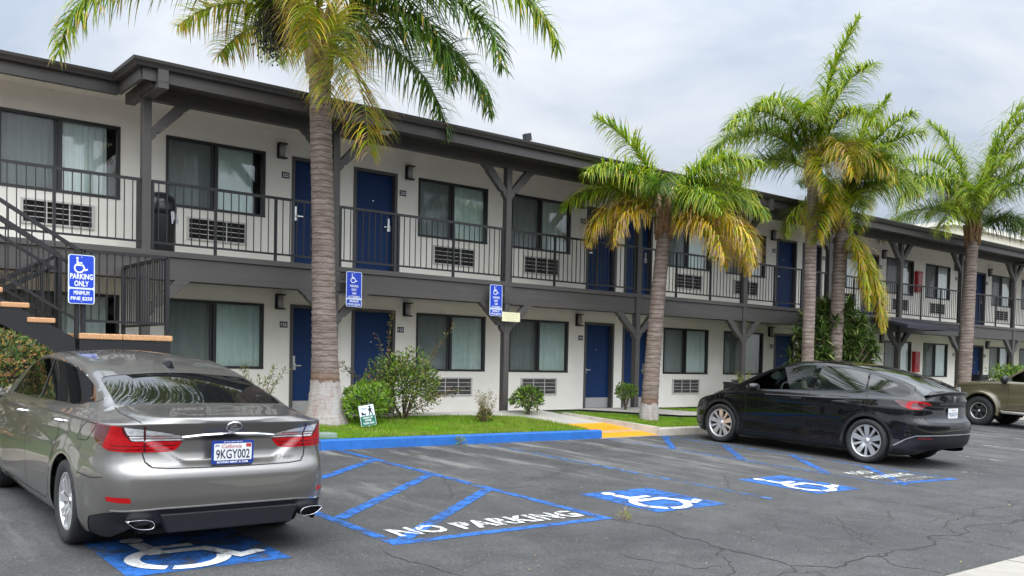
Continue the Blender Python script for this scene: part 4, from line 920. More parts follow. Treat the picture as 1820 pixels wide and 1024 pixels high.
palm((28.0, -2.8, tz(28, -2.8)), (.28, .0, 0), 5.15, .205, .175, .03, .1, 'palm with bare orange neck rising behind the green pickup', [
    (165, 58, 3.7, 130, .80, .5, k_(GG, n=150, pal=(LI, G_, G_))), (185, 42, 2.8, 132, .72, .4, k_(GG, n=140, pal=(LI, G_, LI))), (140, 66, 3.8, 118, .80, .5, k_(GG, n=140)), (205, 56, 3.0, 130, .72, .5, k_(GG, n=140)), (125, 42, 3.0, 118, .7, .4, k_(GG, n=120)), (155, 80, 3.4, 108, .78, .5, k_(GG, n=140)), (225, 62, 2.8, 125, .7, .5, k_(GG, n=130)),
    (-36, 80, 4.4, 78, .80, .6, k_(GG, n=150)), (-60, 76, 3.0, 100, .7, .6, k_(GG, n=140)), (-90, 66, 2.7, 118, .7, .5, k_(DG, n=130)), (-30, 40, 2.8, 125, .68, .3, k_(DG, n=125)), (-55, 32, 2.4, 125, .66, .3, k_(DG, n=125)), (-75, 86, 3.6, 52, .74, .6, k_(GG, n=140)), (100, 86, 3.4, 45, .74, .7, k_(GG, n=140)), (-40, 87, 4.6, 58, .78, .7, k_(GG, n=150)), (60, 55, 2.8, 95, .55, .4, DG), (90, 70, 2.9, 80, .55, .5, GG), (230, 72, 2.7, 85, .55, .6, GG), (20, 45, 2.8, 100, .55, .4, DG)], 51)
# ---- shrubs
SH = {'green': leaf_mat('shrub_green', (.070, .125, .020), .25), 'bright': leaf_mat('shrub_bright', (.20, .36, .025), .3), 'dark': leaf_mat('shrub_dark', (.028, .060, .014), .2), 'red': leaf_mat('shrub_red', (.34, .15, .05), .25), 'olive': leaf_mat('shrub_olive', (.24, .21, .05), .25), 'pale': leaf_mat('shrub_pale', (.27, .33, .10), .3), 'dry': leaf_mat('shrub_dry', (.36, .27, .12), .3), 'yellow': leaf_mat('shrub_yellow', (.34, .28, .03), .3), 'stem': mat('twig', (.13, .09, .06), .9, var=.3, scale=20)}
def leaf(mb, p, d, n, L, w, m, curl=.25):
    d = Vector(d).normalized(); s = d.cross(Vector(n))
    if s.length < .05: s = d.cross(Vector((1, .3, .2)))
    s.normalize(); u = s.cross(d); p = Vector(p); a = p + d * L * .45 - u * curl * L * .12; b = p + d * L - u * curl * L * .35
    mb.add([p, a + s * w / 2 + u * w * .18, b, a - s * w / 2 + u * w * .18, a], [(0, 4, 1), (1, 4, 2), (2, 4, 3), (3, 4, 0)], m)
def rdir(r):
    z = r.uniform(-1, 1); a = r.uniform(0, 2 * pi); q = sqrt(1 - z * z); return Vector((q * cos(a), q * sin(a), z))
def bush(loc, label, cat, rad, hc, n, L, w, pal, seed, shell=.55, group=None, name='shrub', lumps=5, stems=7, updir=.4, stemr=.012, base=0):
    """rounded bush: leaves in lumps over an ellipsoid volume"""
    r = random.Random(seed); t = empty(name, loc, label, cat, group); mb = MB(); ms = [SH[k] for k in pal]; R = Vector(rad)
    lp = [(rdir(r), r.uniform(.72, 1.12)) for _ in range(lumps * 4)]
    for i in range(n):
        d = rdir(r)
        if d.z < -.55 and r.random() < .7: continue
        k = max((s * (1 - .9 * (1 - d.dot(v)) * 2) for v, s in lp), default=1); k = max(.72, min(1.12, k))
        q = k * (shell + (1 - shell) * r.random() ** .45)
        p = Vector((d.x * R.x * q, d.y * R.y * q, hc + d.z * R.z * q))
        if p.z < base: continue
        dd = (d * .9 + rdir(r) * .75 + Vector((0, 0, updir)))
        leaf(mb, p, dd, d + rdir(r) * .5, L * r.uniform(.6, 1.2), w * r.uniform(.7, 1.2), r.randrange(len(ms)))
    mb.build('foliage', ms, t, recalc=False)
    mb = MB()
    for k in range(stems):
        d = rdir(r); d.z = abs(d.z) + .4; d.normalize(); mb.tube([(r.uniform(-.04, .04), r.uniform(-.04, .04), -.05), (d.x * R.x * .35, d.y * R.y * .35, hc * .55), (d.x * R.x * .7, d.y * R.y * .7, hc + d.z * R.z * .5)], [stemr, stemr * .8, stemr * .3], 5)
    mb.build('stems', SH['stem'], t, recalc=False); return t
def sprays(loc, label, cat, stems, seed, pal, L, w, every=.05, group=None, name='shrub', sr=.007, spread=.7, bare=.15, whorl=2):
    """open plant: arching stems carrying leaves"""
    r = random.Random(seed); t = empty(name, loc, label, cat, group); lf = MB(); st = MB(); ms = [SH[k] for k in pal]
    for (az, lean, H, bend) in stems:
        a = radians(az); p = Vector((r.uniform(-.05, .05), r.uniform(-.05, .05), -.04)); P = [p.copy()]; k = max(6, int(H / .08)); th = radians(lean)
        for i in range(k):
            th += radians(bend) / k + r.uniform(-.06, .06); a += r.uniform(-.07, .07)
            p = p + Vector((cos(a) * sin(th), sin(a) * sin(th), cos(th))) * H / k; P.append(p.copy())
        st.tube(P, [sr * (1.3 - i / k) for i in range(k + 1)], 5)
        tot = int(H / every)
        for j in range(tot):
            t_ = bare + (1 - bare) * (j + r.random()) / tot; f = t_ * k; i = min(int(f), k - 1); q = P[i].lerp(P[i + 1], f - i); d = (P[i + 1] - P[i]).normalized()
            for _ in range(whorl):
                v = rdir(r); v = (v - d * v.dot(d)).normalized(); tw = L * r.uniform(.2, .9) * spread
                q2 = q + (v + d * .5) * tw
                if tw > L * .35: st.tube([q, q2], sr * .3, 3, cap=False)
                for _ in range(2): leaf(lf, q2, v + d * .8 + rdir(r) * .7, Vector((0, 0, 1)) + rdir(r) * .5, L * r.uniform(.6, 1.2), w * r.uniform(.7, 1.2), r.randrange(len(ms)))
    lf.build('foliage', ms, t, recalc=False); st.build('stems', SH['stem'], t, recalc=False); return t
bush((1.82, -3.97, tz(1.75, -3.9)), 'clipped rounded hedge with reddish leaf tips under the staircase', 'hedge', (1.0, .42, .74), .68, 10000, .052, .027, ('olive', 'green', 'red', 'green', 'dark', 'olive', 'green'), 61, .8, name='hedge', lumps=0, stems=5)
bush((7.62, -2.62, tz(7.6, -2.62)), 'bright green round bush behind the dog cleanup sign', 'bush', (.50, .42, .36), .33, 2600, .085, .036, ('bright', 'bright', 'pale', 'bright', 'green'), 62, .62)
t = bush((8.55, -2.25, tz(8.5, -2.25)), 'large loose dark green shrub in front of door 123 and its window', 'shrub', (.80, .52, .64), .58, 5200, .070, .030, ('green', 'green', 'dark', 'olive', 'pale', 'bright'), 63, .22, lumps=9, stems=14)
r_ = random.Random(77)
sprays((8.45, -2.3, tz(8.5, -2.3)), 'tall sparse shoots rising through the large loose shrub', 'shrub', [(150, 18, 1.9, -8), (170, 40, 1.5, 30), (200, 45, 1.3, 20), (100, 12, 1.6, 10), (-20, 28, 1.9, 2), (-30, 50, 1.3, 30), (10, 25, 1.5, 30), (160, 30, 1.4, 25), (-40, 40, 1.2, 40), (180, 60, 1.3, 20)], 64, ('green', 'olive', 'dark', 'red'), .062, .024, .05)
sprays((9.85, -2.85, tz(9.85, -2.85)), 'thin half dry plant standing alone in the lawn', 'plant', [(az, 4 + 9 * (i % 3), .62 - .05 * (i % 4), 6) for i, az in enumerate(range(0, 360, 30))], 65, ('dry', 'pale', 'dry', 'olive'), .05, .016, .035, bare=.25, sr=.004, name='plant')
bush((9.85, -2.87, tz(9.85, -2.87)), 'low yellowish tuft at the foot of the half dry plant', 'plant', (.15, .13, .12), .12, 300, .07, .018, ('yellow', 'dry', 'dark', 'green'), 66, .3, name='plant', stems=3)
bush((11.48, -2.1, tz(11.4, -2.1)), 'small compact bush at the lawn corner beside the path', 'bush', (.34, .32, .27), .30, 1100, .10, .036, ('bright', 'green', 'green', 'dark', 'pale'), 67, .5, stems=9)
bush((14.35, -1.95, tz(14.3, -1.95)), 'small leggy bush before door 125, left of the short palm', 'bush', (.27, .25, .20), .38, 800, .075, .03, ('bright', 'green', 'green', 'pale'), 68, .5, stems=9, base=.2)
sprays((6.0, -1.98, tz(6.0, -2)), 'light feathery shrub behind the sedan beside door 122', 'shrub', [(az, 12 + 8 * (i % 3), .95 - .1 * (i % 3), 18) for i, az in enumerate(range(0, 360, 36))], 69, ('pale', 'pale', 'green', 'olive'), .06, .022, .045, bare=.3)
bush((31.2, -2.9, tz(31, -2.9)), 'leafy green shrub behind the pickup windscreen', 'shrub', (1.5, .7, .75), .75, 3000, .12, .05, ('bright', 'green', 'pale', 'green'), 70, .4, stems=10)
sprays((18.15, -2.3, tz(18, -2.3)), 'tiny pale sapling left of the black hatchback mirror', 'sapling', [(az, 8 + 8 * (i % 2), 1.0 - .08 * (i % 3), 10) for i, az in enumerate(range(0, 360, 60))], 71, ('pale', 'yellow', 'bright'), .06, .02, .05, bare=.55, sr=.004, name='sapling')
# loquat-like tree: whorls of long leaves at the branch ends
def whorl_tree(loc, label, seed, tips, L, w):
    r = random.Random(seed); t = empty('broadleaf_tree', loc, label, 'tree'); mb = MB(); st = MB(); ms = [SH[k] for k in ('green', 'green', 'dark', 'pale')]
    for tip in tips:
        tip = Vector(tip); mid = Vector((tip.x * .4 + r.uniform(-.1, .1), tip.y * .4, tip.z * .5)); st.tube([(0, 0, -.05), mid, tip], [.05, .03, .012], 6)
        d = (tip - mid).normalized()
        for k in range(34):
            v = rdir(r); v = (v + d * .55 + Vector((0, 0, .15))).normalized(); p = tip - d * r.random() * .28
            leaf(mb, p, v, Vector((0, 0, 1)) + v * .2, L * r.uniform(.6, 1.15), w * r.uniform(.8, 1.2), r.choice((0, 0, 1, 1, 2, 3)), .9)
    mb.build('crown', ms, t, recalc=False); st.build('trunk', SH['stem'], t, recalc=False); return t
r_ = random.Random(5); tips = []
while len(tips) < 120:
    d = rdir(r_)
    if d.z < -.55: continue
    q = .55 + .45 * r_.random() ** .5; tips.append((d.x * 1.75 * q + .1 * d.z, d.y * .75 * q, 1.65 + d.z * 1.25 * q))
whorl_tree((21.55, -2.45, tz(21.55, -2.45)), 'dark broadleaf tree with long leaves between the paired palms and the awning', 72, tips, .34, .075)
# ---- grass
def grass(name, poly, n, seed, hb=(.035, .085)):
    r = random.Random(seed); xs = [p[0] for p in poly]; ys = [p[1] for p in poly]; mb = MB()
    def inside(x, y):
        c = False; j = len(poly) - 1
        for i in range(len(poly)):
            (x1, y1), (x2, y2) = poly[i], poly[j]
            if (y1 > y) != (y2 > y) and x < (x2 - x1) * (y - y1) / (y2 - y1) + x1: c = not c
            j = i
        return c
    V = []; Fc = []; Mi = []
    while len(Fc) < n:
        x, y = r.uniform(min(xs), max(xs)), r.uniform(min(ys), max(ys))
        if not inside(x, y): continue
        pt = sin(x * 1.9 + 1.3 * sin(y * 2.3)) * sin(y * 3.1 + x)
        z = tz(x, y) - .032; a = r.uniform(0, 6.28); h = r.uniform(*hb) * (1 + .25 * pt); w = r.uniform(.004, .008); lx, ly = r.gauss(0, .022), r.gauss(0, .022); b = len(V)
        V += [(x - cos(a) * w, y - sin(a) * w, z), (x + cos(a) * w, y + sin(a) * w, z), (x + lx, y + ly, z + h)]; Fc.append((b, b + 1, b + 2))
        p2 = sin(x * .83 + 2 * sin(y * 1.7 + .4)) * sin(x * 2.9 + y * 4.1); q = r.random() + .22 * pt + .30 * max(0, p2 - .35)
        if p2 > .62 and r.random() < .55: Fc.pop(); del V[-3:]; continue
        Mi.append(0 if q < .55 else 1 if q < .86 else 2)
    mb.v = V; mb.f = Fc; mb.m = Mi; mb.sm = [False] * len(Fc)
    return tag(mb.build(name, GR, recalc=False), 'short bright green lawn grass along the planting strip', 'grass', kind='stuff')
GR = [leaf_mat('grass_green', (.16, .33, .014), .35), leaf_mat('grass_light', (.28, .42, .025), .35), leaf_mat('grass_dry', (.30, .27, .07), .3)]
grass('grass', [(4.3, -3.80), (11.55, -3.80), (11.02, -2.40), (9.6, -2.12), (4.3, -2.0)], 80000, 81)
grass('grass', [(13.30, -3.80), (19, -3.80), (19, -3.42), (15.0, -2.95), (12.8, -2.0), (12.62, -2.45)], 30000, 82, (.025, .065))
grass('grass', [(16.1, -2.4), (19, -2.5), (19, -1.85), (15.3, -1.85)], 9000, 83, (.025, .06))
grass('grass', [(19, -3.78), (40, -3.78), (40, -1.95), (19, -1.95)], 22000, 84, (.03, .07))
# bare concrete between the lawn and the walkway
mb = MB(); mb.add([(x, y, tz(x, y) + .004) for x, y in ((3, -1.74), (3, -2.0), (9.6, -2.12), (11.0, -2.40), (10.75, -1.74))], [(0, 1, 2, 3, 4)]); tag(mb.build('path', M['conc'], recalc=False), kind='structure')
# tufts in the kerb joints
bush((8.55, -3.99, gz(8.5, -3.99)), 'small weed growing at the foot of the blue kerb', 'weed', (.10, .05, .07), .05, 70, .09, .012, ('bright', 'pale', 'dry'), 91, .2, name='weed', stems=2)
bush((6.48, -9.55, gz(6.5, -9.5)), 'small dry weed in the asphalt crack beside the no parking box', 'weed', (.05, .05, .05), .04, 40, .06, .012, ('dry', 'yellow', 'pale'), 92, .2, name='weed', stems=2)

# fallen leaves and frond scraps
rl = random.Random(44); mb = MB()
for k in range(420):
    if k < 260:
        x, y = rl.uniform(4.2, 11.4), rl.uniform(YK + .16, -2.1); z = tz(x, y) + .012
    else:
        x, y = rl.choice((rl.uniform(4, 11.6), rl.uniform(4, 20))), (YK - .03 - abs(rl.gauss(0, .05)) if k < 330 else rl.uniform(-12.3, -4.2)); z = gz(x, y) + .006
    a = rl.uniform(0, 6.28); l, w = rl.uniform(.012, .035), rl.uniform(.004, .011); c, s_ = cos(a), sin(a)
    mb.add([(x - c * l, y - s_ * l, z), (x + s_ * w, y - c * w, z + .004), (x + c * l, y + s_ * l, z + .008), (x - s_ * w, y + c * w, z + .003)], [(0, 1, 2, 3)], rl.randrange(3))
tag(mb.build('leaf_litter', [SH['dry'], SH['olive'], mat('dead_leaf', (.16, .10, .05), .9)], recalc=False), 'scattered dry leaves and scraps on the lawn and asphalt', 'leaves', kind='stuff')
# ============================================================ CARS
def interp(keys):
    """monotone cubic through (x, y) keys"""
    xs = np.array([k[0] for k in keys], float); ys = np.array([k[1] for k in keys], float)
    h = np.diff(xs); dl = np.diff(ys) / h; m = np.zeros(len(xs)); m[0], m[-1] = dl[0], dl[-1]
    for i in range(1, len(xs) - 1):
        if dl[i - 1] * dl[i] <= 0: m[i] = 0
        else:
            w1, w2 = 2 * h[i] + h[i - 1], h[i] + 2 * h[i - 1]; m[i] = (w1 + w2) / (w1 / dl[i - 1] + w2 / dl[i])
    def f(x):
        x = np.clip(np.asarray(x, float), xs[0], xs[-1]); i = np.clip(np.searchsorted(xs, x, side='right') - 1, 0, len(xs) - 2)
        t = (x - xs[i]) / h[i]
        return ((1 + 2 * t) * (1 - t) ** 2) * ys[i] + t * (1 - t) ** 2 * h[i] * m[i] + t * t * (3 - 2 * t) * ys[i + 1] + t * t * (t - 1) * h[i] * m[i + 1]
    return f
def catmull(P, n):
    P = np.array(P, float); d = np.concatenate([[0], np.cumsum(np.maximum(1e-6, np.linalg.norm(np.diff(P, axis=0), axis=1)) ** .5)])
    ext = np.vstack([2 * P[0] - P[1], P, 2 * P[-1] - P[-2]]); de = np.concatenate([[2 * d[0] - d[1]], d, [2 * d[-1] - d[-2]]])
    out = []
    for u in np.linspace(0, d[-1], n):
        i = min(max(np.searchsorted(d, u, side='right') - 1, 0), len(P) - 2)
        t0, t1, t2, t3 = de[i:i + 4]; p0, p1, p2, p3 = ext[i:i + 4]
        a1 = (t1 - u) / (t1 - t0) * p0 + (u - t0) / (t1 - t0) * p1; a2 = (t2 - u) / (t2 - t1) * p1 + (u - t1) / (t2 - t1) * p2; a3 = (t3 - u) / (t3 - t2) * p2 + (u - t2) / (t3 - t2) * p3
        b1 = (t2 - u) / (t2 - t0) * a1 + (u - t0) / (t2 - t0) * a2; b2 = (t3 - u) / (t3 - t1) * a2 + (u - t1) / (t3 - t1) * a3
        out.append((t2 - u) / (t2 - t1) * b1 + (u - t1) / (t2 - t1) * b2)
    return np.array(out)
class Car:
    """x right, y forward (0 at the rear axle), z up. Half outline in plan, wrapped lower shell, lofted upper shell."""
    def __init__(s, outline, zs, side, rear, front, upper, wheels, RW, ns=270, nt=44, nu=46, arch_flare=.012, recess=None):
        O = catmull(outline, 900); seg = np.linalg.norm(np.diff(O, axis=0), axis=1); L = np.concatenate([[0], np.cumsum(seg)])
        a = np.linspace(0, L[-1], ns); ox = np.interp(a, L, O[:, 0]); oy = np.interp(a, L, O[:, 1]); ox[0] = 0; ox[-1] = 0; ox = np.maximum(ox, 0)
        tx, ty = np.gradient(ox), np.gradient(oy); q = np.hypot(tx, ty); nx, ny = ty / q, -tx / q      # outward
        nx[0], ny[0], nx[-1], ny[-1] = 0, -1, 0, 1
        s.a = a; s.ox, s.oy, s.nx, s.ny = ox, oy, nx, ny
        wr = np.clip(-ny, 0, 1) ** 1.6; wf = np.clip(ny, 0, 1) ** 1.6; wsd = 1 - wr - wf
        zsh = zs(oy); T = np.linspace(0, 1, nt)
        V = []; A = []
        Zb = np.interp(oy, [-9, 9], [1, 1])
        zrow = {}
        def prof(keys): k = np.array(keys); return k[:, 0], k[:, 1]
        zb = side[0][0] * wsd + rear[0][0] * wr + front[0][0] * wf
        fs, fr_, ff = interp(side), interp(rear), interp(front)
        low = np.zeros((ns, nt, 3))
        for j, t in enumerate(T):
            z = zb + (zsh - zb) * t
            off = fs(z) * wsd + fr_(z) * wr + ff(z) * wf
            for (wy, wz) in wheels:
                d = np.hypot(oy - wy, z - wz); off = off + arch_flare * np.exp(-((d - RW - .03) / .07) ** 2) * wsd
            if recess is not None: off = off + recess(ox, oy, z, wr)
            low[:, j, 0] = np.maximum(0, ox + nx * off); low[:, j, 1] = oy + ny * off; low[:, j, 2] = z
        low[0, :, 0] = 0; low[-1, :, 0] = 0
        up = np.zeros((ns, nu, 3))
        top = low[:, -1, :]
        for i in range(ns):
            w, y, z = top[i]; cs = upper(y, w, z)              # control points inward from the shoulder
            P = np.array([(w, z)] + cs); P = np.vstack([P, [-P[-2][0], P[-2][1]]])
            if w < 1e-4: up[i] = (0, y, z); continue
            d = np.concatenate([[0], np.cumsum(np.maximum(1e-6, np.linalg.norm(np.diff(P, axis=0), axis=1)) ** .5)])
            C = catmull(P, 200); u = np.linspace(0, d[-1], 200); cut = u <= d[-2] + 1e-9; C = C[cut]
            l = np.concatenate([[0], np.cumsum(np.linalg.norm(np.diff(C, axis=0), axis=1))]); g = np.linspace(0, l[-1], nu)
            up[i, :, 0] = np.maximum(0, np.interp(g, l, C[:, 0])); up[i, :, 1] = y; up[i, :, 2] = np.interp(g, l, C[:, 1])
        up[:, -1, 0] = 0
        G = np.concatenate([low, up[:, 1:, :]], axis=1); K = G.shape[1]; s.K = K
        n1 = ns * K
        Vr = G.reshape(-1, 3); Vl = Vr.copy(); Vl[:, 0] *= -1
        aa = np.repeat(a, K); islow = np.tile(np.arange(K) < nt, ns)
        s.V = [tuple(p) for p in np.vstack([Vr, Vl])]
        s.P = np.concatenate([np.where(islow, aa, 1e3), np.where(islow, -aa, -1e3)])
        F = []
        ctr = {}                                                  # weld the centre line
        key = {}
        remap = list(range(2 * n1))
        for i in range(ns):
            for j in range(K):
                k = i * K + j
                if Vr[k, 0] < 1e-5: remap[n1 + k] = k
        for base, flip in ((0, False), (n1, True)):
            for i in range(ns - 1):
                for j in range(K - 1):
                    q = [base + i * K + j, base + (i + 1) * K + j, base + (i + 1) * K + j + 1, base + i * K + j + 1]
                    q = [remap[x] for x in q]
                    q2 = []
                    for x in q:
                        if x not in q2: q2.append(x)
                    if len(q2) < 3: continue
                    p = [np.array(s.V[x]) for x in q2]
                    if np.linalg.norm(np.cross(p[1] - p[0], p[2] - p[0])) < 1e-9 and (len(p) == 3 or np.linalg.norm(np.cross(p[2] - p[0], p[3] - p[0])) < 1e-9): continue
                    F.append(tuple(q2) if not flip else tuple(reversed(q2)))
        s.F = F; s.V = [np.array(p) for p in s.V]; s.P = list(s.P)
        me = D.meshes.new('tmp'); me.from_pydata([tuple(p) for p in s.V], [], F); me.update()
        bm = bmesh.new(); bm.from_mesh(me); bmesh.ops.recalc_face_normals(bm, faces=bm.faces); bm.normal_update()
        from mathutils.bvhtree import BVHTree
        s.bvh = BVHTree.FromBMesh(bm)
        bm.verts.ensure_lookup_table(); s.N = [np.array(v.normal) for v in bm.verts]
        fl = [f for f in bm.faces][len(bm.faces) // 3]
        s.F = [tuple(v.index for v in f.verts) for f in bm.faces]
        c = np.mean([s.V[i] for i in s.F[len(s.F) // 3]], axis=0)
        bm.free(); D.meshes.remove(me)
        s.parts = {'body': s.F}
    # -- clip a part by a scalar field evaluated at every vertex (inside where field > 0)
    def cut(s, src, name, field):
        V = np.array(s.V); f = field(V, np.array(s.P)); ins, outs = [], []; cache = {}
        def mid(i, j):
            k = (min(i, j), max(i, j))
            if k in cache: return cache[k]
            t = f[k[0]] / (f[k[0]] - f[k[1]]); a, b = k
            s.V.append(s.V[a] * (1 - t) + s.V[b] * t); n = s.N[a] * (1 - t) + s.N[b] * t; s.N.append(n / max(1e-9, np.linalg.norm(n))); s.P.append(s.P[a] * (1 - t) + s.P[b] * t)
            cache[k] = len(s.V) - 1; return cache[k]
        for F in s.parts[src]:
            g = [f[i] > 0 for i in F]
            if all(g): ins.append(F); continue
            if not any(g): outs.append(F); continue
            A, B_ = [], []; n = len(F)
            for k in range(n):
                i, j = F[k], F[(k + 1) % n]
                (A if f[i] > 0 else B_).append(i)
                if (f[i] > 0) != (f[j] > 0): m = mid(i, j); A.append(m); B_.append(m)
            if len(A) > 2: ins.append(tuple(A))
            if len(B_) > 2: outs.append(tuple(B_))
        s.parts[src] = outs
        if name: s.parts[name] = s.parts.get(name, []) + ins
    def build(s, part, name, mats, parent, inset=0, fit=None):
        F = s.parts[part]; used = sorted({i for f in F for i in f}); mp = {i: k for k, i in enumerate(used)}
        me = D.meshes.new(name); me.from_pydata([tuple(s.V[i] - s.N[i] * inset) for i in used], [], [tuple(mp[i] for i in f) for f in F])
        for m in (mats if isinstance(mats, list) else [mats]): me.materials.append(m)
        me.polygons.foreach_set('use_smooth', [True] * len(F)); me.update()
        NN = np.array([s.N[i] for i in used])
        if fit:                                    # panes are evenly curved: smooth their normals with a low order fit
            Q = np.array([s.V[i] for i in used]); a_, b_ = (Q[:, 1], Q[:, 2]) if fit == 'side' else (Q[:, 0], Q[:, 1]); a_ = a_ - a_.mean(); b_ = b_ - b_.mean()
            Z = np.stack([np.ones_like(a_), a_, b_] + ([a_ * a_, a_ * b_, b_ * b_] if fit == 'top' else []), -1); NN = Z @ np.linalg.lstsq(Z, NN, rcond=None)[0]; NN /= np.linalg.norm(NN, axis=1)[:, None]
        me.normals_split_custom_set_from_vertices([tuple(n) for n in NN])
        o = D.objects.new(name, me); link(o); o.parent = parent; return o
    def hit(s, o, d):
        p, n, i, dist = s.bvh.ray_cast(Vector(o), Vector(d)); return (p, n) if p is not None else (None, None)
    def on_side(s, pts, sg):                       # (y, z) onto a flank
        return [s.hit((sg * 3, y, z), (-sg, 0, 0)) for y, z in pts]
    def on_rear(s, pts): return [s.hit((x, -4, z), (0, 1, 0)) for x, z in pts]
    def on_front(s, pts): return [s.hit((x, 8, z), (0, -1, 0)) for x, z in pts]
    def on_top(s, pts): return [s.hit((x, y, 4), (0, 0, -1)) for x, y in pts]
    @staticmethod
    def dense(pts, step=.03, closed=False):
        out = []; P = list(pts) + ([pts[0]] if closed else [])
        for a, b in zip(P[:-1], P[1:]):
            n = max(1, int(math.hypot(b[0] - a[0], b[1] - a[1]) / step))
            out += [(a[0] + (b[0] - a[0]) * k / n, a[1] + (b[1] - a[1]) * k / n) for k in range(n)]
        return out + [P[-1]]
    def ribbon(s, mb, hits, w, h=.0015, mat=0, raised=False):
        H = [(p, n) for p, n in hits if p is not None]
        if len(H) < 2: return
        R = []
        for i, (p, n) in enumerate(H):
            n = n if n.dot(p - Vector((0, 1.2, .6))) > 0 else -n
            t = (H[min(i + 1, len(H) - 1)][0] - H[max(i - 1, 0)][0]).normalized(); b = t.cross(n).normalized() * w / 2
            R.append((p, n, b))
        k0 = len(mb.v)
        if raised:
            for p, n, b in R: mb.v += [tuple(p - b - n * .002), tuple(p - b * .8 + n * h), tuple(p + b * .8 + n * h), tuple(p + b - n * .002)]
            m = 4
        else:
            for p, n, b in R: mb.v += [tuple(p - b + n * h), tuple(p + b + n * h)]
            m = 2
        for i in range(len(R) - 1):
            for j in range(m - 1): mb.f.append((k0 + i * m + j, k0 + i * m + j + 1, k0 + (i + 1) * m + j + 1, k0 + (i + 1) * m + j)); mb.m.append(mat); mb.sm.append(not raised)
def sdf(poly, ia, ib, cond=None, smooth=0):
    """signed distance (positive inside) of the polygon in coordinates picked by ia, ib"""
    Pn = np.array(poly, float)
    def f(V, P):
        C = np.stack([ia(V, P), ib(V, P)], -1); d = np.full(len(C), 1e9); ins = np.zeros(len(C), bool); n = len(Pn)
        for i in range(n):
            a, b = Pn[i], Pn[(i + 1) % n]; e = b - a; w = C - a; t = np.clip((w @ e) / (e @ e), 0, 1); d = np.minimum(d, np.linalg.norm(w - t[:, None] * e, axis=1))
            c = ((a[1] > C[:, 1]) != (b[1] > C[:, 1])); xx = a[0] + (C[:, 1] - a[1]) / np.where(abs(b[1] - a[1]) < 1e-12, 1e-12, b[1] - a[1]) * e[0]; ins ^= c & (C[:, 0] < xx)
        r = np.where(ins, d, -d)
        if cond is not None: r = np.where(cond(V, P), r, -np.abs(r) - .02)
        return r
    return f
X_ = lambda V, P: V[:, 0]; Y_ = lambda V, P: V[:, 1]; Z_ = lambda V, P: V[:, 2]; A_ = lambda V, P: P; AX = lambda V, P: np.abs(V[:, 0])
def side_poly(poly, sg, xmin=None):
    f = sdf(poly, Y_, Z_, lambda V, P: V[:, 0] * sg > .25)
    return f if xmin is None else (lambda V, P: np.minimum(f(V, P), V[:, 0] * sg - xmin(V[:, 1])))
def rnd_poly(poly, r=.06, n=5):
    """round the corners of a polygon; a corner may carry its own radius as third value"""
    out = []; N = len(poly)
    for i in range(N):
        p = Vector(poly[i][:2]); rr = poly[i][2] if len(poly[i]) > 2 else r; a, b = Vector(poly[i - 1][:2]), Vector(poly[(i + 1) % N][:2])
        if rr < 1e-4: out.append(tuple(p)); continue
        da, db = (a - p), (b - p); q = min(rr, da.length * .45, db.length * .45); s0, s1 = p + da.normalized() * q, p + db.normalized() * q
        for k in range(n + 1):
            t = k / n; out.append(tuple((1 - t) ** 2 * s0 + 2 * t * (1 - t) * p + t * t * s1))
    return out
def car_paint(name, col, metal=.0, rough=.25, spec=.5, dust=.22):
    m = mat(name, col, rough, metal, coat=1.0, spec=spec); nt, N, L = nodes(m); b = N['Principled BSDF']
    tc = N.new('ShaderNodeTexCoord'); n = N.new('ShaderNodeTexNoise'); n.inputs['Scale'].default_value = 5; n.inputs['Detail'].default_value = 7; L.new(tc.outputs['Object'], n.inputs['Vector'])
    mr = N.new('ShaderNodeMapRange'); mr.inputs[1].default_value = .35; mr.inputs[2].default_value = .75; mr.inputs[3].default_value = .01; mr.inputs[4].default_value = .05; L.new(n.outputs['Fac'], mr.inputs[0]); L.new(mr.outputs[0], b.inputs['Coat Roughness'])
    sx = N.new('ShaderNodeSeparateXYZ'); L.new(tc.outputs['Object'], sx.inputs[0])      # road dust on the sills
    du = N.new('ShaderNodeMapRange'); du.inputs[1].default_value = .55; du.inputs[2].default_value = .2; du.inputs[3].default_value = 0; du.inputs[4].default_value = dust; L.new(sx.outputs['Z'], du.inputs[0])
    mu = N.new('ShaderNodeMath'); mu.operation = 'MULTIPLY'; L.new(du.outputs[0], mu.inputs[0]); L.new(n.outputs['Fac'], mu.inputs[1])
    x = N.new('ShaderNodeMixRGB'); x.inputs[1].default_value = (*col, 1); x.inputs[2].default_value = (.18, .165, .14, 1); L.new(mu.outputs[0], x.inputs[0]); L.new(x.outputs[0], b.inputs['Base Color'])
    return m
M['tyre'] = mat('tyre_rubber', (.018, .018, .018), .75, var=.3, scale=30)
M['alloy'] = mat('alloy', (.66, .66, .67), .30, .75)
M['alloyd'] = mat('alloy_dark', (.05, .05, .052), .4, .5)
M['tint'] = mat('tinted_glass', (.006, .007, .008), .02, spec=.9, coat=.5)
M['carglass'] = glass_mat('car_glass', (.76, .90, .84), .92, 1.5, 1.1)
M['lred'] = mat('lamp_red', (.33, .003, .005), .2, coat=.3, spec=.3, var=.3, scale=30, stretch=(1, 1, 3)); M['ldred'] = mat('lamp_dark_red', (.075, .002, .006), .06, coat=1); M['lclear'] = mat('lamp_clear', (.74, .75, .76), .12, .3, coat=1, var=.35, scale=26, stretch=(1, 1, 4))
M['gap'] = mat('panel_gap', (.004, .004, .004), .8)
M['liner'] = mat('arch_liner', (.006, .006, .006), .95)
M['bdark'] = mat('bumper_black', (.009, .010, .013), .5, spec=.3)
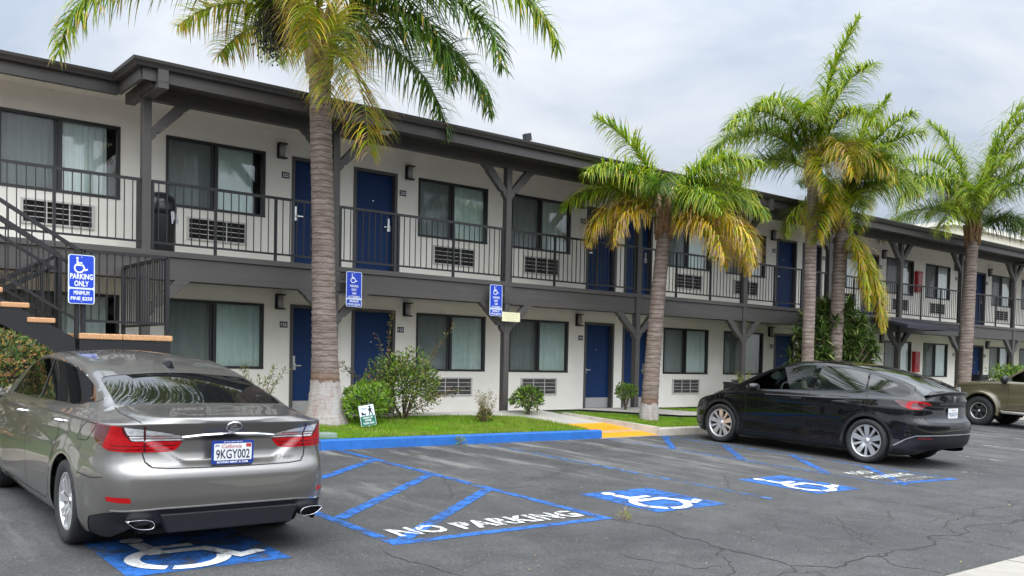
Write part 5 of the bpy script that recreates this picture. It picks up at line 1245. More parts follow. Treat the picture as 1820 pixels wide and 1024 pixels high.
def wheel(car, pos, R, W, rimR, side, spokes, label=None, tread=True):
    """side: +1 when the outer face looks towards +x"""
    t = MB(); h = W / 2; sw = R - rimR
    prof = [(rimR - .01, -h * .80), (rimR + .012, -h * .92), (rimR + sw * .45, -h * 1.02), (rimR + sw * .80, -h * .96), (R - .012, -h * .80), (R - .001, -h * .6), (R, -h * .2), (R, h * .2), (R - .001, h * .6), (R - .012, h * .80), (rimR + sw * .80, h * .96), (rimR + sw * .45, h * 1.02), (rimR + .012, h * .92), (rimR - .01, h * .80), (rimR - .03, h * .5), (rimR - .03, -h * .5), (rimR - .01, -h * .80)]
    t.lathe(prof, axis='x', n=56, cap=False)
    for k in range(0 if not tread else 52):
        a = 2 * pi * k / 64
        for sx in (-1, 1): t.obox((sx * h * .70, (R - .006) * cos(a), (R - .006) * sin(a)), (h * .22, 0, 0), (0, -sin(a) * .006, cos(a) * .006), (0, cos(a) * .010, sin(a) * .010))
    o = t.build('wheel', M['tyre'], car); o.location = pos
    rm = MB(); f = side * h * .80
    rm.lathe([(rimR, f * 1.02), (rimR - .012, f * 1.06), (rimR - .022, f), (rimR - .03, f * .6), (rimR - .035, -f * .8)], axis='x', n=56, mat=0, cap=False)
    rm.lathe([(.001, f * .10), (rimR - .03, f * .10)], axis='x', n=40, mat=1, cap=False)
    rm.lathe([(rimR * .62, f * .22), (rimR * .62, f * .30), (.06, f * .30)], axis='x', n=40, mat=2, cap=False)     # brake disc
    spokes(rm, rimR, f, side)
    rm.build('rim', [M['alloy'], M['liner'], M['alloyd'], M['chrome']], o)
    return o
def radial(mb, a, prof, f, mat=0, dish=0):
    """spoke: prof = [(radius, half width, face height, back height)]"""
    c, s = cos(a), sin(a); vs = []
    for r, w, hf, hb in prof:
        for sg in (-1, 1):
            for hh in (hf, hb): vs.append((f * hh, r * c - sg * w * s, r * s + sg * w * c))
    fs = []
    for i in range(len(prof) - 1):
        b = 4 * i; fs += [(b, b + 2, b + 6, b + 4), (b, b + 4, b + 5, b + 1), (b + 2, b + 3, b + 7, b + 6)]
    mb.add(vs, fs, mat)
def hub(mb, r, f, hh, mat=0): mb.lathe([(.001, f * (hh + .05)), (r * .8, f * (hh + .05)), (r, f * hh), (r, f * .4)], axis='x', n=24, mat=mat)
def arch_liner(car, mb, y, z, R, x0, x1):
    n = 26; vs = []
    for k in range(n + 1):
        a = radians(-25) + radians(230) * k / n; vs += [(x0, y + R * cos(a), z + R * sin(a)), (x1, y + R * cos(a), z + R * sin(a))]
    mb.add(vs, [(2 * k, 2 * k + 1, 2 * k + 3, 2 * k + 2) for k in range(n)], 0, True)
    mb.add([(x1, y, z)] + [(x1, y + R * cos(radians(-25 + 230 * k / n)), z + R * sin(radians(-25 + 230 * k / n))) for k in range(n + 1)], [(0, k + 1, k + 2) for k in range(n)], 0)
def place(name, x, y, label, cat, dz=0):
    t = empty(name, (x, y, gz(x, y) + dz), label, cat); t.rotation_euler = (math.atan(G1), -math.atan(G2), 0); return t
# ------------------------------------------------------------ silver sedan
def sedan():
    t = place('sedan', 2.635, -8.265, 'grey silver sedan parked nose in at the left, seen from behind', 'car')
    out = [(0, -1.045), (.30, -1.04), (.55, -1.015), (.71, -.955), (.80, -.86), (.855, -.70), (.885, -.45), (.905, -.05), (.91, .8), (.91, 1.8), (.905, 2.6), (.88, 3.15), (.80, 3.52), (.62, 3.74), (.32, 3.83), (0, 3.85)]
    zs = interp([(-1.05, 1.005), (-.95, 1.0), (-.75, .99), (-.4, .985), (0, .98), (1, .95), (2, .92), (2.8, .895), (3.3, .83), (3.7, .72), (3.85, .66)])
    side = [(.17, -.06), (.22, -.03), (.30, -.008), (.42, .0), (.56, .004), (.68, -.002), (.78, -.010), (.88, -.012), (.95, -.022), (1.05, -.04)]
    rear = [(.30, -.06), (.36, -.02), (.42, .0), (.50, .012), (.60, .010), (.655, .0), (.69, -.03), (.72, -.062), (.80, -.085), (.90, -.090), (.935, -.075), (.97, -.055), (1.005, -.035)]
    front = [(.2, -.1), (.3, -.02), (.5, 0), (.7, -.02), (.9, -.1)]
    zc = interp([(-1.05, 1.02), (-1.0, 1.043), (-.9, 1.050), (-.7, 1.068), (-.42, 1.098), (-.2, 1.172), (.1, 1.262), (.3, 1.315), (.5, 1.358), (.8, 1.402), (1.2, 1.432), (1.6, 1.437), (2.0, 1.405), (2.3, 1.325), (2.6, 1.21), (2.9, 1.09), (3.05, 1.035), (3.3, .985), (3.6, .875), (3.85, .67)])
    wb = interp([(-1.1, .93), (-.7, .92), (-.42, .905), (0, .90), (1, .905), (2, .90), (2.8, .89), (3.2, .88), (3.9, .88)])
    zb = interp([(-1.05, .012), (-.7, .022), (-.4, .05), (0, .055), (.5, .05), (1, .045), (2, .035), (2.8, .03), (3.2, .03), (3.85, .0)])
    wr = interp([(-1.1, .62), (-.7, .66), (-.42, .672), (0, .645), (.3, .625), (.8, .615), (1.4, .615), (2.0, .63), (2.5, .66), (2.9, .68), (3.2, .62), (3.85, .5)])
    dr = interp([(-1.05, .004), (-.8, .008), (-.42, .018), (0, .045), (.3, .058), (.8, .064), (1.4, .066), (2, .062), (2.5, .045), (2.9, .03), (3.2, .028), (3.85, .004)])
    def upper(y, w, z):
        k = min(1, w / .9); c = float(zc(y)); cz = z + (c - z) * min(1, (w / .5)) if w < .5 else c
        zr = max(z + .004, cz - float(dr(y)) * k); W = float(wr(y)) / .905 * w if y < -.42 or y > 2.95 else min(float(wr(y)), w * .95)
        zbl = min(z + float(zb(y)) * k, z + (zr - z) * .6)
        return [(float(wb(y)) * w, zbl), (float(wb(y)) * w * .4 + W * .6, zbl * .4 + zr * .6 + (.012 if zr - zbl > .15 else 0)), (W, zr), (W * .5, cz - (cz - zr) * .24), (0, cz)]
    WH = [(0, .325), (2.82, .325)]; RW = .365
    def recess(ox, oy, z, wr_):                    # plate recess between the lamps
        gx = np.clip((.56 + .22 * (z - .84) / .14 - np.abs(ox)) / .06, 0, 1); gz_ = np.clip((z - .705) / .035, 0, 1) * np.clip((.915 - z) / .03, 0, 1)
        return -.028 * gx * gz_ * wr_
    c = Car(out, zs, side, rear, front, upper, WH, RW, recess=recess, nt=52)
    paint = car_paint('silver_paint', (.200, .190, .176), .75, .30)
    for wy, wz in WH:
        circ = [(wy + RW * cos(a), wz + RW * sin(a)) for a in np.linspace(0, 2 * pi, 48, endpoint=False)]
        for sg in (1, -1): c.cut('body', None, side_poly(circ, sg))
    RG = rnd_poly([(-.600, .235), (.600, .235), (.655, -.41), (-.655, -.41)], .07); c.cut('body', 'rear_glass', sdf(RG, X_, Y_, lambda V, P: V[:, 2] > 1.0))
    WS = [(-.60, 2.03), (.60, 2.03), (.70, 2.86), (-.70, 2.86)]; c.cut('body', 'windshield', sdf(WS, X_, Y_, lambda V, P: V[:, 2] > .9))
    Wr_ = rnd_poly([(1.40, 1.005), (1.52, 1.42, .0), (1.10, 1.42, .0), (.55, 1.36, .1), (.05, 1.272, .2), (-.275, 1.165, .05), (-.20, 1.105, .08), (.10, 1.055, .1)], .04)
    Wf_ = rnd_poly([(1.33 + .03, .998), (2.55, .968), (2.10, 1.30, .1), (1.75, 1.42, .0), (1.48, 1.42)], .03)
    Wf_ = [(y + .06, z) for y, z in Wf_]
    for sg in (1, -1): c.cut('body', 'rw%d' % sg, side_poly(Wr_, sg, lambda y: wr(y) + .03)); c.cut('body', 'fw%d' % sg, side_poly(Wf_, sg, lambda y: wr(y) + .03))
    a0 = float(np.interp(-.955, c.oy[:200], c.a[:200]))
    # tail lamps in unrolled coordinates (distance along the outline from the rear centre)
    lamp = [(.315, .903), (.50, .942), (.64, .962), (.85, .980), (1.10, .984), (1.225, .976), (1.17, .915), (1.06, .845), (.92, .806), (.80, .800), (.42, .800), (.385, .815)]
    lamp = rnd_poly(lamp, .015)
    clear = [(.31, .878), (.315, .903), (.50, .942), (.64, .962), (.79, .975), (.775, .935), (.735, .878)]
    redb = [(.42, .79), (.365, .835), (.345, .873), (.745, .873), (.80, .925), (.815, .99), (.90, .99), (.93, .93), (.99, .83), (.95, .79)]
    for sg in (1, -1):
        m = lambda p: [(sg * x, z) for x, z in p]
        c.cut('body', 'lamp%d' % sg, sdf(m(lamp), A_, Z_)); c.cut('lamp%d' % sg, 'clear%d' % sg, sdf(m(clear), A_, Z_)); c.cut('lamp%d' % sg, 'red%d' % sg, sdf(m(redb), A_, Z_))
    strip = [(-.36, .893), (-.36, .909), (-.2, .923), (0, .928), (.2, .923), (.36, .909), (.36, .893), (.2, .90), (0, .903), (-.2, .90)]
    refl = rnd_poly([(.70, .452), (.90, .456), (.915, .49), (.71, .492)], .01)
    for sg in (1, -1): c.cut('body', 'refl', sdf([(sg * x, z) for x, z in refl], A_, Z_))
    dif = [(-1.36, .05), (-1.16, .315), (-.92, .372), (-.75, .398), (-.5, .408), (0, .412), (.5, .408), (.75, .398), (.92, .372), (1.16, .315), (1.36, .05)]
    c.cut('body', 'diffuser', sdf(dif, A_, Z_))
    body = c.build('body', 'body', paint, t)
    c.build('rear_glass', 'rear_glass', M['tint'], t, .002, fit='top'); c.build('windshield', 'windshield', M['carglass'], t, .002, fit='top'); [(c.build('rw%d' % sg, 'rear_side_window', M['tint'], t, .003, fit='side'), c.build('fw%d' % sg, 'front_side_window', M['carglass'], t, .003, fit='side')) for sg in (1, -1)]
    g = MB(); c.ribbon(g, c.on_rear(c.dense([(-.345, .900), (-.2, .914), (0, .919), (.2, .914), (.345, .900)])), .026, .012, raised=True); g.build('trunk_strip', M['chrome'], t, recalc=False); c.build('refl', 'reflector', M['lred'], t, .001); c.build('diffuser', 'diffuser', M['bdark'], t, .004)
    for sg in (1, -1):
        o = c.build('lamp%d' % sg, 'tail_lamp', M['ldred'], t, .0); c.build('red%d' % sg, 'red_lens', M['lred'], o, -.002); c.build('clear%d' % sg, 'clear_lens', M['lclear'], o, -.002)
        mb = MB()
        for z, a_, b_ in ((.842, .39, .90), (.818, .41, .93), (.895, .35, .74), (.915, .42, .77)):
            q = np.linspace(a_, b_, 24); hits = []
            for u in q:
                px = float(np.interp(u, c.a, c.ox)); py = float(np.interp(u, c.a, c.oy)); n_ = (float(np.interp(u, c.a, c.nx)), float(np.interp(u, c.a, c.ny)))
                hits.append(c.hit((sg * (px + n_[0]), py + n_[1], z), (-sg * n_[0], -n_[1], 0)))
            c.ribbon(mb, hits, .006, .0035)
        c_ = []
        for z in np.linspace(.80, .985, 14):
            u = .63; px = float(np.interp(u, c.a, c.ox)); py = float(np.interp(u, c.a, c.oy)); n_ = (float(np.interp(u, c.a, c.nx)), float(np.interp(u, c.a, c.ny)))
            c_.append(c.hit((sg * (px + n_[0]), py + n_[1], z), (-sg * n_[0], -n_[1], 0)))
        c.ribbon(mb, c_, .014, .004)
        mb.build('lens_ribs', M['ldred'], o, recalc=False)
    # shut lines
    g = MB()
    for sg in (1, -1):
        c.ribbon(g, c.on_side(c.dense([(1.385, 1.0), (1.36, .8), (1.30, .55), (1.28, .26)]), sg), .007)
        c.ribbon(g, c.on_side(c.dense([(.28, 1.04), (.22, .98), (.20, .86), (.33, .70), (.42, .60), (.46, .45), (.52, .30), (.62, .255), (1.28, .245), (2.6, .24)]), sg), .007)
        c.ribbon(g, c.on_side(c.dense([(2.62, .93), (2.58, .7), (2.60, .3)]), sg), .007)
        c.ribbon(g, c.on_side(c.dense(rnd_poly([(-.27, .832), (-.50, .846), (-.64, .975), (-.42, .975)], .05), closed=True), sg), .006)
        c.ribbon(g, c.on_side(c.dense([(-.36, .60), (-.62, .595), (-.78, .62)]), sg), .006)
        c.ribbon(g, c.on_top(c.dense([(sg * .665, -.43), (sg * .675, -.60), (sg * .66, -.80), (sg * .632, -.945)])), .008)
    low = [(-.60, .985), (-.605, .86), (-.615, .80), (-.60, .735), (-.56, .698), (-.45, .690), (0, .686), (.45, .690), (.56, .698), (.60, .735), (.615, .80), (.605, .86), (.60, .985)]
    c.ribbon(g, c.on_rear(c.dense(low[1:-1])), .009)
    g.build('shut_line', M['gap'], body, recalc=False)
    for sg in (1, -1):
        g = MB()
        wl = [(2.5, .968), (1.4, 1.0), (.1, 1.05), (-.19, 1.10), (-.285, 1.165), (.05, 1.276)]
        c.ribbon(g, c.on_side(c.dense(wl), sg) + c.on_top([(sg * (float(wr(y)) + .026), y) for y in np.linspace(.42, 2.05, 26)]), .012, .003, raised=True)
        g.build('window_trim', M['chrome'], t, recalc=False)
    for sg in (1, -1):
        g = MB(); c.ribbon(g, c.on_side(c.dense([(1.37, 1.01), (1.49, 1.33)]), sg), .05, .001); g.build('pillar_trim', M['black'], t, recalc=False)
    g = MB(); c.ribbon(g, [(p, n) for p, n in c.on_rear(c.dense([(-.80, .392), (-.5, .415), (0, .419), (.5, .415), (.80, .392)]))], .010, .006, raised=True); g.build('diffuser_trim', M['chrome'], t, recalc=False)
    g = MB(); y0 = -1.045
    g.prism([(-.46, .24), (.46, .24), (.52, .375), (-.52, .375)], (0, y0 + .10, 0), (1, 0, 0), (0, 0, 1), (0, -.095, 0)); g.build('diffuser_panel', M['bdark'], t, bevel=.01)
    for sg in (1, -1):                             # exhaust finishers
        Pq = [(.535, .30), (.56, .335), (.62, .350), (.735, .348), (.742, .33), (.69, .285), (.63, .268), (.555, .268)]
        Pq = rnd_poly(Pq, .02, 3); cx, cz = sum(p[0] for p in Pq) / len(Pq), sum(p[1] for p in Pq) / len(Pq); n = len(Pq); Pq = [(cx + (x - cx) * .92, cz + (z - cz) * .86) for x, z in Pq]
        g = MB(); yb = -1.0
        vs = []
        for dy, k in ((.05, 1.0), (-.022, 1.0), (-.026, .98), (-.022, .94), (.08, .9)): vs += [(sg * (cx + (x - cx) * k), yb + dy, cz + (z - cz) * k) for x, z in Pq]
        g.add(vs, [(r_ * n + i, r_ * n + (i + 1) % n, (r_ + 1) * n + (i + 1) % n, (r_ + 1) * n + i) for r_ in range(4) for i in range(n)], 0, True)
        g.add(vs[4 * n:], [tuple(range(n))], 1); g.build('exhaust_tip', [M['chrome'], M['matte']], t)
    # emblem, lettering, plate
    p, n = c.hit((0.01, -4, .978), (0, 1, 0))
    g = MB(); E_ = lambda r, k=40: [(r[0] * cos(2 * pi * i / k), r[1] * sin(2 * pi * i / k)) for i in range(k)]
    o_, i_ = E_((.060, .044)), E_((.051, .035)); n = n if n.y < 0 else -n; o = p + n * .004; ez = Vector((1, 0, 0)).cross(n).normalized(); ez = ez if ez.z > 0 else -ez; ny_ = n * .008
    vs = [o + Vector((1, 0, 0)) * x + ez * z + ny_ for x, z in o_] + [o + Vector((1, 0, 0)) * x + ez * z + ny_ for x, z in i_] + [o + Vector((1, 0, 0)) * x + ez * z for x, z in o_]
    g.add(vs, [(k, (k + 1) % 40, 40 + (k + 1) % 40, 40 + k) for k in range(40)] + [(k, (k + 1) % 40, 80 + (k + 1) % 40, 80 + k) for k in range(40)], 0, True)
    g.prism([(.022, .038), (.006, .036), (-.036, -.020), (.046, -.020), (.040, -.010), (-.016, -.010)], o + ny_ * .9, (1, 0, 0), ez, (0, .004, 0)); g.build('emblem', M['chrome'], t)
    p, n = c.hit((.45, -4, .745), (0, 1, 0)); g = MB(); put_text(g, 'ES 350', (.425, p.y - .022, .742), (1, .045, 0), (0, -.03, 1), .155, .026, .02); g.build('model_badge', M['chrome'], t, recalc=False)
    py_ = min(c.hit((0, -4, z_), (0, 1, 0))[0].y for z_ in (.79, .71, .70)) - .012; pl = Vector((0, py_, .79))
    def plate(parent, pl, state=True, txt='9KGY002'):
        o = MB().prism(rrect(.315, .172, .012), pl, (1, 0, 0), (0, 0, 1), (0, .012, 0)).build('license_plate', mat('plate_frame_blue', (.008, .035, .22), .4) if state else M['signw'], parent)
        w_ = MB().prism(rrect(.283, .122, .006), pl + Vector((0, -.002, .004)), (1, 0, 0), (0, 0, 1), (0, .001, 0)).build('plate_face', mat('plate_white', (.66, .67, .68), .4), o)
        dk = MB(); put_text(dk, txt, pl + Vector((0, -.004, -.012)), (1, 0, 0), (0, 0, 1), .255, .068, .012); put_text(dk, 'JUL', pl + Vector((-.118, -.004, .05)), (1, 0, 0), (0, 0, 1), .034, .016, .03); dk.build('plate_characters', mat('plate_ink', (.012, .016, .04), .5), o, recalc=False)
        rd = MB(); put_text(rd, 'California', pl + Vector((-.01, -.004, .045)), (1, 0, 0), (.18, 0, 1), .15, .028, .0); rd.box(pl.x + .098, pl.x + .137, pl.y - .004, pl.y - .003, pl.z + .038, pl.z + .062); rd.build('plate_script', mat('plate_red', (.42, .03, .03), .5), o, recalc=False)
        wt = MB(); put_text(wt, 'ECONO RENT A CAR', pl + Vector((0, -.002, -.071)), (1, 0, 0), (0, 0, 1), .235, .014, .03); put_text(wt, '(714) 437-0377', pl + Vector((0, -.002, .0755)), (1, 0, 0), (0, 0, 1), .14, .009, .02); wt.build('frame_lettering', M['white'], o, recalc=False)
    plate(t, pl); sedan.plate = plate
    for y in (-.0, ): pass
    # shark fin antenna
    p, n = c.hit((0, .42, 4), (0, 0, -1)); g = MB(); g.add([(-.020, .55, p.z + .022), (.020, .55, p.z + .022), (.032, .36, p.z - .016), (-.032, .36, p.z - .016), (0, .352, p.z + .050), (0, .40, p.z + .054)], [(0, 1, 5), (1, 2, 4, 5), (3, 0, 5, 4), (2, 3, 4), (0, 3, 2, 1)]); g.build('antenna', M['bdark'], t, bevel=.006)
    # door handles and mirrors
    for sg in (1, -1):
        for y, z in ((1.52, .885), (.20, .925)):
            p, n = c.hit((sg * 3, y, z), (-sg, 0, 0)); g = MB(); g.tube([p + Vector((-sg * .005, -.10, 0)), p + Vector((sg * .035, -.06, .006)), p + Vector((sg * .036, .06, .006)), p + Vector((-sg * .005, .10, 0))], [.012, .015, .015, .012], 10); g.build('door_handle', M['chrome'], t)
        g = MB(); g.lathe([(.001, -.13), (.06, -.11), (.085, -.03), (.08, .05), (.05, .10), (.001, .12)], (0, 0, 0), 'x', 16); o = g.build('mirror', paint, t); o.scale = (.9, 1, .75); o.location = (sg * 1.0, 2.28, .985)
    # wheels
    def sp(rm, R, f, sd):
        for k in range(10):
            for d in (-.085, .085):
                a = 2 * pi * k / 10 + d; radial(rm, a, [(.045, .011, .62, .4), (R * .5, .010, .86, .6), (R - .018, .014, .98, .8)], f)
        hub(rm, .062, f, .66); hub(rm, .032, f, .76, 3)
    for wy in (0, 2.82):
        for sg in (1, -1): wheel(t, (sg * .795, wy, .325), .327, .215, .225, sg, sp, tread=False)
    g = MB()
    for wy in (0, 2.82):
        for sg in (1, -1): arch_liner(t, g, wy, .325, RW + .012, sg * .885, sg * .55)
    g.box(-.55, .55, -.85, 3.4, .20, .24); g.box(-.80, .80, .45, 2.4, .19, .23); g.tube([(-.6, -.75, .30), (.6, -.75, .30)], .11, 16); g.build('underbody', M['liner'], t)
    # cabin
    g = MB(); dk = mat('cabin_dark', (.02, .02, .021), .8)
    for x in (-.37, .37):
        for y in (1.35, .62): q_ = MB(); q_.obox((x, y - .12, .86), (.24, 0, 0), (0, .06, -.02), (0, .12, .33)); q_.obox((x, y - .18, 1.17), (.12, 0, 0), (0, .04, 0), (0, .02, .07)); q_.build('seat', dk, t, bevel=.03)
    g.box(-.72, .72, 2.0, 2.75, .7, .93); g.build('dashboard', dk, t, bevel=.03); MB().box(-.60, .60, -.30, .25, .9, 1.02).build('parcel_shelf', dk, t, bevel=.02)
sedan()
# ------------------------------------------------------------ black electric hatchback
def hatch():
    t = place('hatchback', 14.52, -7.965, 'glossy black hatchback with silver wheels parked facing the lawn', 'car')
    out = [(0, -1.0), (.35, -.985), (.60, -.93), (.75, -.83), (.84, -.68), (.90, -.42), (.935, -.05), (.945, .7), (.945, 1.8), (.945, 2.7), (.925, 3.1), (.86, 3.42), (.70, 3.64), (.42, 3.735), (0, 3.76)]
    zs = interp([(-1.0, 1.04), (-.9, 1.06), (-.6, 1.055), (-.2, 1.04), (.6, 1.0), (1.6, .975), (2.4, .95), (2.8, .92), (3.2, .84), (3.55, .73), (3.76, .62)])
    side = [(.18, -.06), (.23, -.012), (.30, .006), (.36, -.004), (.46, -.016), (.58, -.004), (.72, .0), (.84, -.004), (.90, .0), (.97, -.018), (1.08, -.05)]
    rear = [(.30, -.10), (.36, -.03), (.44, .0), (.60, .012), (.70, .0), (.735, -.03), (.78, -.075), (.88, -.10), (.96, -.11), (1.0, -.10), (1.04, -.085)]
    front = [(.2, -.12), (.3, -.03), (.45, .0), (.6, -.02), (.8, -.12)]
    zc = interp([(-1.0, 1.17), (-.93, 1.175), (-.85, 1.185), (-.7, 1.245), (-.4, 1.375), (0, 1.49), (.4, 1.562), (.8, 1.602), (1.1, 1.613), (1.4, 1.600), (1.7, 1.555), (2.0, 1.465), (2.4, 1.285), (2.7, 1.125), (2.85, 1.055), (3.1, .985), (3.4, .87), (3.6, .76), (3.76, .64)])
    wb = interp([(-1.1, .94), (-.6, .93), (0, .925), (.6, .92), (1.6, .92), (2.4, .91), (2.9, .88), (3.9, .86)])
    zb = interp([(-1.0, .03), (-.6, .05), (0, .06), (.6, .055), (1.6, .04), (2.4, .035), (2.9, .03), (3.76, .0)])
    wr = interp([(-1.1, .66), (-.9, .67), (-.5, .66), (0, .625), (.5, .60), (1.2, .60), (1.8, .625), (2.3, .66), (2.8, .69), (3.1, .60), (3.8, .5)])
    dr = interp([(-1.0, .010), (-.7, .03), (-.3, .055), (.3, .072), (1.2, .075), (1.8, .07), (2.3, .05), (2.8, .03), (3.3, .025), (3.76, .0)])
    def upper(y, w, z):
        k = min(1, w / .93); c = float(zc(y)); cz = z + (c - z) * min(1, (w / .45)) if w < .45 else c
        zr = max(z + .004, cz - float(dr(y)) * k); W = min(float(wr(y)), w * .95) if y > -.6 else float(wr(y)) / .945 * min(w * 1.06, .945)
        zbl = min(z + float(zb(y)) * k, z + (zr - z) * .6)
        return [(float(wb(y)) * w, zbl), (float(wb(y)) * w * .4 + W * .6, zbl * .4 + zr * .6 + (.014 if zr - zbl > .15 else 0)), (W, zr), (W * .5, cz - (cz - zr) * .24), (0, cz)]
    WH = [(0, .357), (2.89, .357)]; RW = .395
    c = Car(out, zs, side, rear, front, upper, WH, RW, arch_flare=.010)
    paint = car_paint('black_paint', (.003, .003, .004), 0, .4, .05, .05)
    for wy, wz in WH:
        circ = [(wy + RW * cos(a), wz + RW * sin(a)) for a in np.linspace(0, 2 * pi, 48, endpoint=False)]
        arch = [(wy + (RW + .05) * cos(a), wz + (RW + .05) * sin(a)) for a in np.linspace(0, 2 * pi, 48, endpoint=False)]
        for sg in (1, -1): c.cut('body', None, side_poly(circ, sg)); c.cut('body', 'clad', side_poly(arch, sg))
    sill = [(.30, .15), (2.55, .15), (2.55, .255), (.35, .265)]
    for sg in (1, -1): c.cut('body', 'clad', side_poly(sill, sg))
    RG = rnd_poly([(-.56, .55), (.56, .55), (.63, -.78), (-.63, -.78)], .08); c.cut('body', 'rear_glass', sdf(RG, X_, Y_, lambda V, P: V[:, 2] > 1.1))
    RF = rnd_poly([(-.56, .58), (.56, .58), (.58, 1.62), (-.58, 1.62)], .05); c.cut('body', 'roof_glass', sdf(RF, X_, Y_, lambda V, P: V[:, 2] > 1.3))
    WS = [(-.58, 1.68), (.58, 1.68), (.71, 2.78), (-.71, 2.78)]; c.cut('body', 'windshield', sdf(WS, X_, Y_, lambda V, P: V[:, 2] > .95))
    # side glass outline from the photograph: belt, tail point, roof line
    bl = lambda y: 1.035 + (2.1 - y) * .062
    top = [(2.47, 1.10), (2.1, 1.30), (1.8, 1.42), (1.45, 1.50), (1.05, 1.525), (.6, 1.50), (.15, 1.43), (-.2, 1.335), (-.38, 1.268)]
    ti = interp(sorted(top)); tp = lambda y: float(ti(y))
    yb, yr = 1.15, .12
    ys = lambda a, b, n=14: np.linspace(a, b, n)
    fw_ = [(y, bl(y)) for y in ys(yb + .05, 2.45, 10)] + [(y, tp(y)) for y in ys(2.45, yb - .01, 16)]
    rw_ = [(y, bl(y)) for y in ys(yr + .02, yb - .06, 10)] + [(y, tp(y)) for y in ys(yb - .12, yr + .06, 14)]
    qw = [(-.36, bl(-.36) + .075), (-.20, bl(-.2) + .02)] + [(y, bl(y)) for y in ys(-.1, yr - .01, 5)] + [(y, tp(y)) for y in ys(yr + .03, -.36, 8)]
    for sg in (1, -1): XM = lambda y: wr(y) + .028; c.cut('body', 'fw%d' % sg, side_poly(fw_, sg, XM)); c.cut('body', 'rw%d' % sg, side_poly(rw_, sg, XM)); c.cut('body', 'qw%d' % sg, side_poly(qw, sg, XM))
    # tail lamps: C shape wrapping the corner
    lo = rnd_poly([(.58, .985), (.60, 1.005), (.74, 1.040), (.92, 1.050), (1.06, 1.035), (1.23, 1.045), (1.25, 1.035), (1.14, .965), (1.06, .935), (.98, .915), (.86, .915), (.80, .93), (.74, .965), (.66, .985)], .012)
    rd = rnd_poly([(.57, .98), (.60, 1.01), (.74, 1.045), (.92, 1.055), (1.03, 1.04), (1.06, .99), (1.06, .93), (.98, .91), (.80, .91), (.79, .925), (.97, .937), (.985, .97), (.96, 1.012), (.90, 1.022), (.76, 1.012), (.63, .98)], .006)
    for sg in (1, -1):
        m = lambda p: [(sg * x, z) for x, z in p]
        c.cut('body', 'lamp%d' % sg, sdf(m(lo), A_, Z_)); c.cut('lamp%d' % sg, 'red%d' % sg, sdf(m(rd), A_, Z_))
    low = [(-1.30, .28), (-1.16, .33), (-.98, .455), (-.85, .505), (-.6, .52), (0, .525), (.6, .52), (.85, .505), (.98, .455), (1.16, .33), (1.30, .28)]
    c.cut('body', 'diffuser', sdf(low, A_, Z_))
    body = c.build('body', 'body', paint, t)
    c.build('clad', 'cladding', mat('cladding', (.011, .012, .014), .42), t)
    c.build('rear_glass', 'rear_glass', M['tint'], t, .002, fit='top'); c.build('roof_glass', 'roof_glass', M['tint'], t, .001, fit='top'); c.build('windshield', 'windshield', M['carglass'], t, .002, fit='top'); [(c.build('fw%d' % sg, 'front_side_window', M['carglass'], t, .004, fit='side'), c.build('rw%d' % sg, 'rear_side_window', M['tint'], t, .004, fit='side'), c.build('qw%d' % sg, 'quarter_window', M['tint'], t, .004, fit='side')) for sg in (1, -1)]
    c.build('diffuser', 'diffuser', M['bdark'], t, .004)
    for sg in (1, -1):
        o = c.build('lamp%d' % sg, 'tail_lamp', mat('lamp_smoke', (.10, .012, .014), .06, coat=1), t); c.build('red%d' % sg, 'red_lens', M['lred'], o, -.003)
    g = MB()
    def W_(pts, sg=1, w=.012, h=.003): c.ribbon(g, c.on_side(c.dense(pts), sg), w, h, raised=True)
    for sg in (1, -1): g = MB(); W_([(y, bl(y) - .008) for y in ys(-.16, 2.44, 20)], sg, .014); g.build('window_trim', M['black'], t, recalc=False)
    g = MB()
    for sg in (1, -1):
        c.ribbon(g, c.on_side(c.dense([(yb - .01, bl(yb)), (yb, .9), (yb - .02, .6), (yb - .04, .27)]), sg), .007)
        c.ribbon(g, c.on_side(c.dense([(2.37, 1.02), (2.33, .8), (2.36, .5), (2.40, .27)]), sg), .007)
        c.ribbon(g, c.on_side(c.dense([(yr - .02, bl(yr)), (yr - .05, 1.05), (.05, .95), (.28, .80), (.42, .60), (.48, .40), (.50, .28)]), sg), .007)
        c.ribbon(g, c.on_side(c.dense([(2.42, .93), (2.6, 1.0), (2.78, 1.02)]), sg), .006)
        c.ribbon(g, c.on_top(c.dense([(sg * .65, -.80), (sg * .655, -.60), (sg * .62, .1), (sg * .58, .56)])), .008)
    c.ribbon(g, c.on_rear(c.dense([(-.66, .985), (-.69, .86), (-.68, .735), (-.60, .72), (0, .715), (.60, .72), (.68, .735), (.69, .86), (.66, .985)])), .009)
    g.build('shut_line', M['gap'], body, recalc=False)
    g = MB()
    for sg in (1, -1):
        for y, z in ((1.32, .945), (.30, .985)):
            g = MB(); hits = c.on_side(c.dense([(y - .11, z), (y + .11, z)]), sg); c.ribbon(g, hits, .026, .002, mat=0); g.build('door_handle', M['black'], t, recalc=False)
    g = MB(); c.ribbon(g, c.on_side(c.dense([(2.62, .835), (2.47, .838)]), -1), .020, .004, raised=True); c.ribbon(g, c.on_side(c.dense([(2.62, .835), (2.47, .838)]), 1), .020, .004, raised=True); g.build('side_repeater', M['bdark'], t, recalc=False)
    # spoiler
    g = MB(); R = []
    for k in range(25):
        x = -.64 + 1.28 * k / 24; w = abs(x) / .64; yy = -.955 + .13 * w ** 2.5; z = 1.182 - .055 * w ** 2.4
        R.append([(x, yy + .17, z - .008), (x, yy + .05, z + .012), (x, yy - .015, z + .028), (x, yy - .02, z + .016), (x, yy + .06, z - .05)])
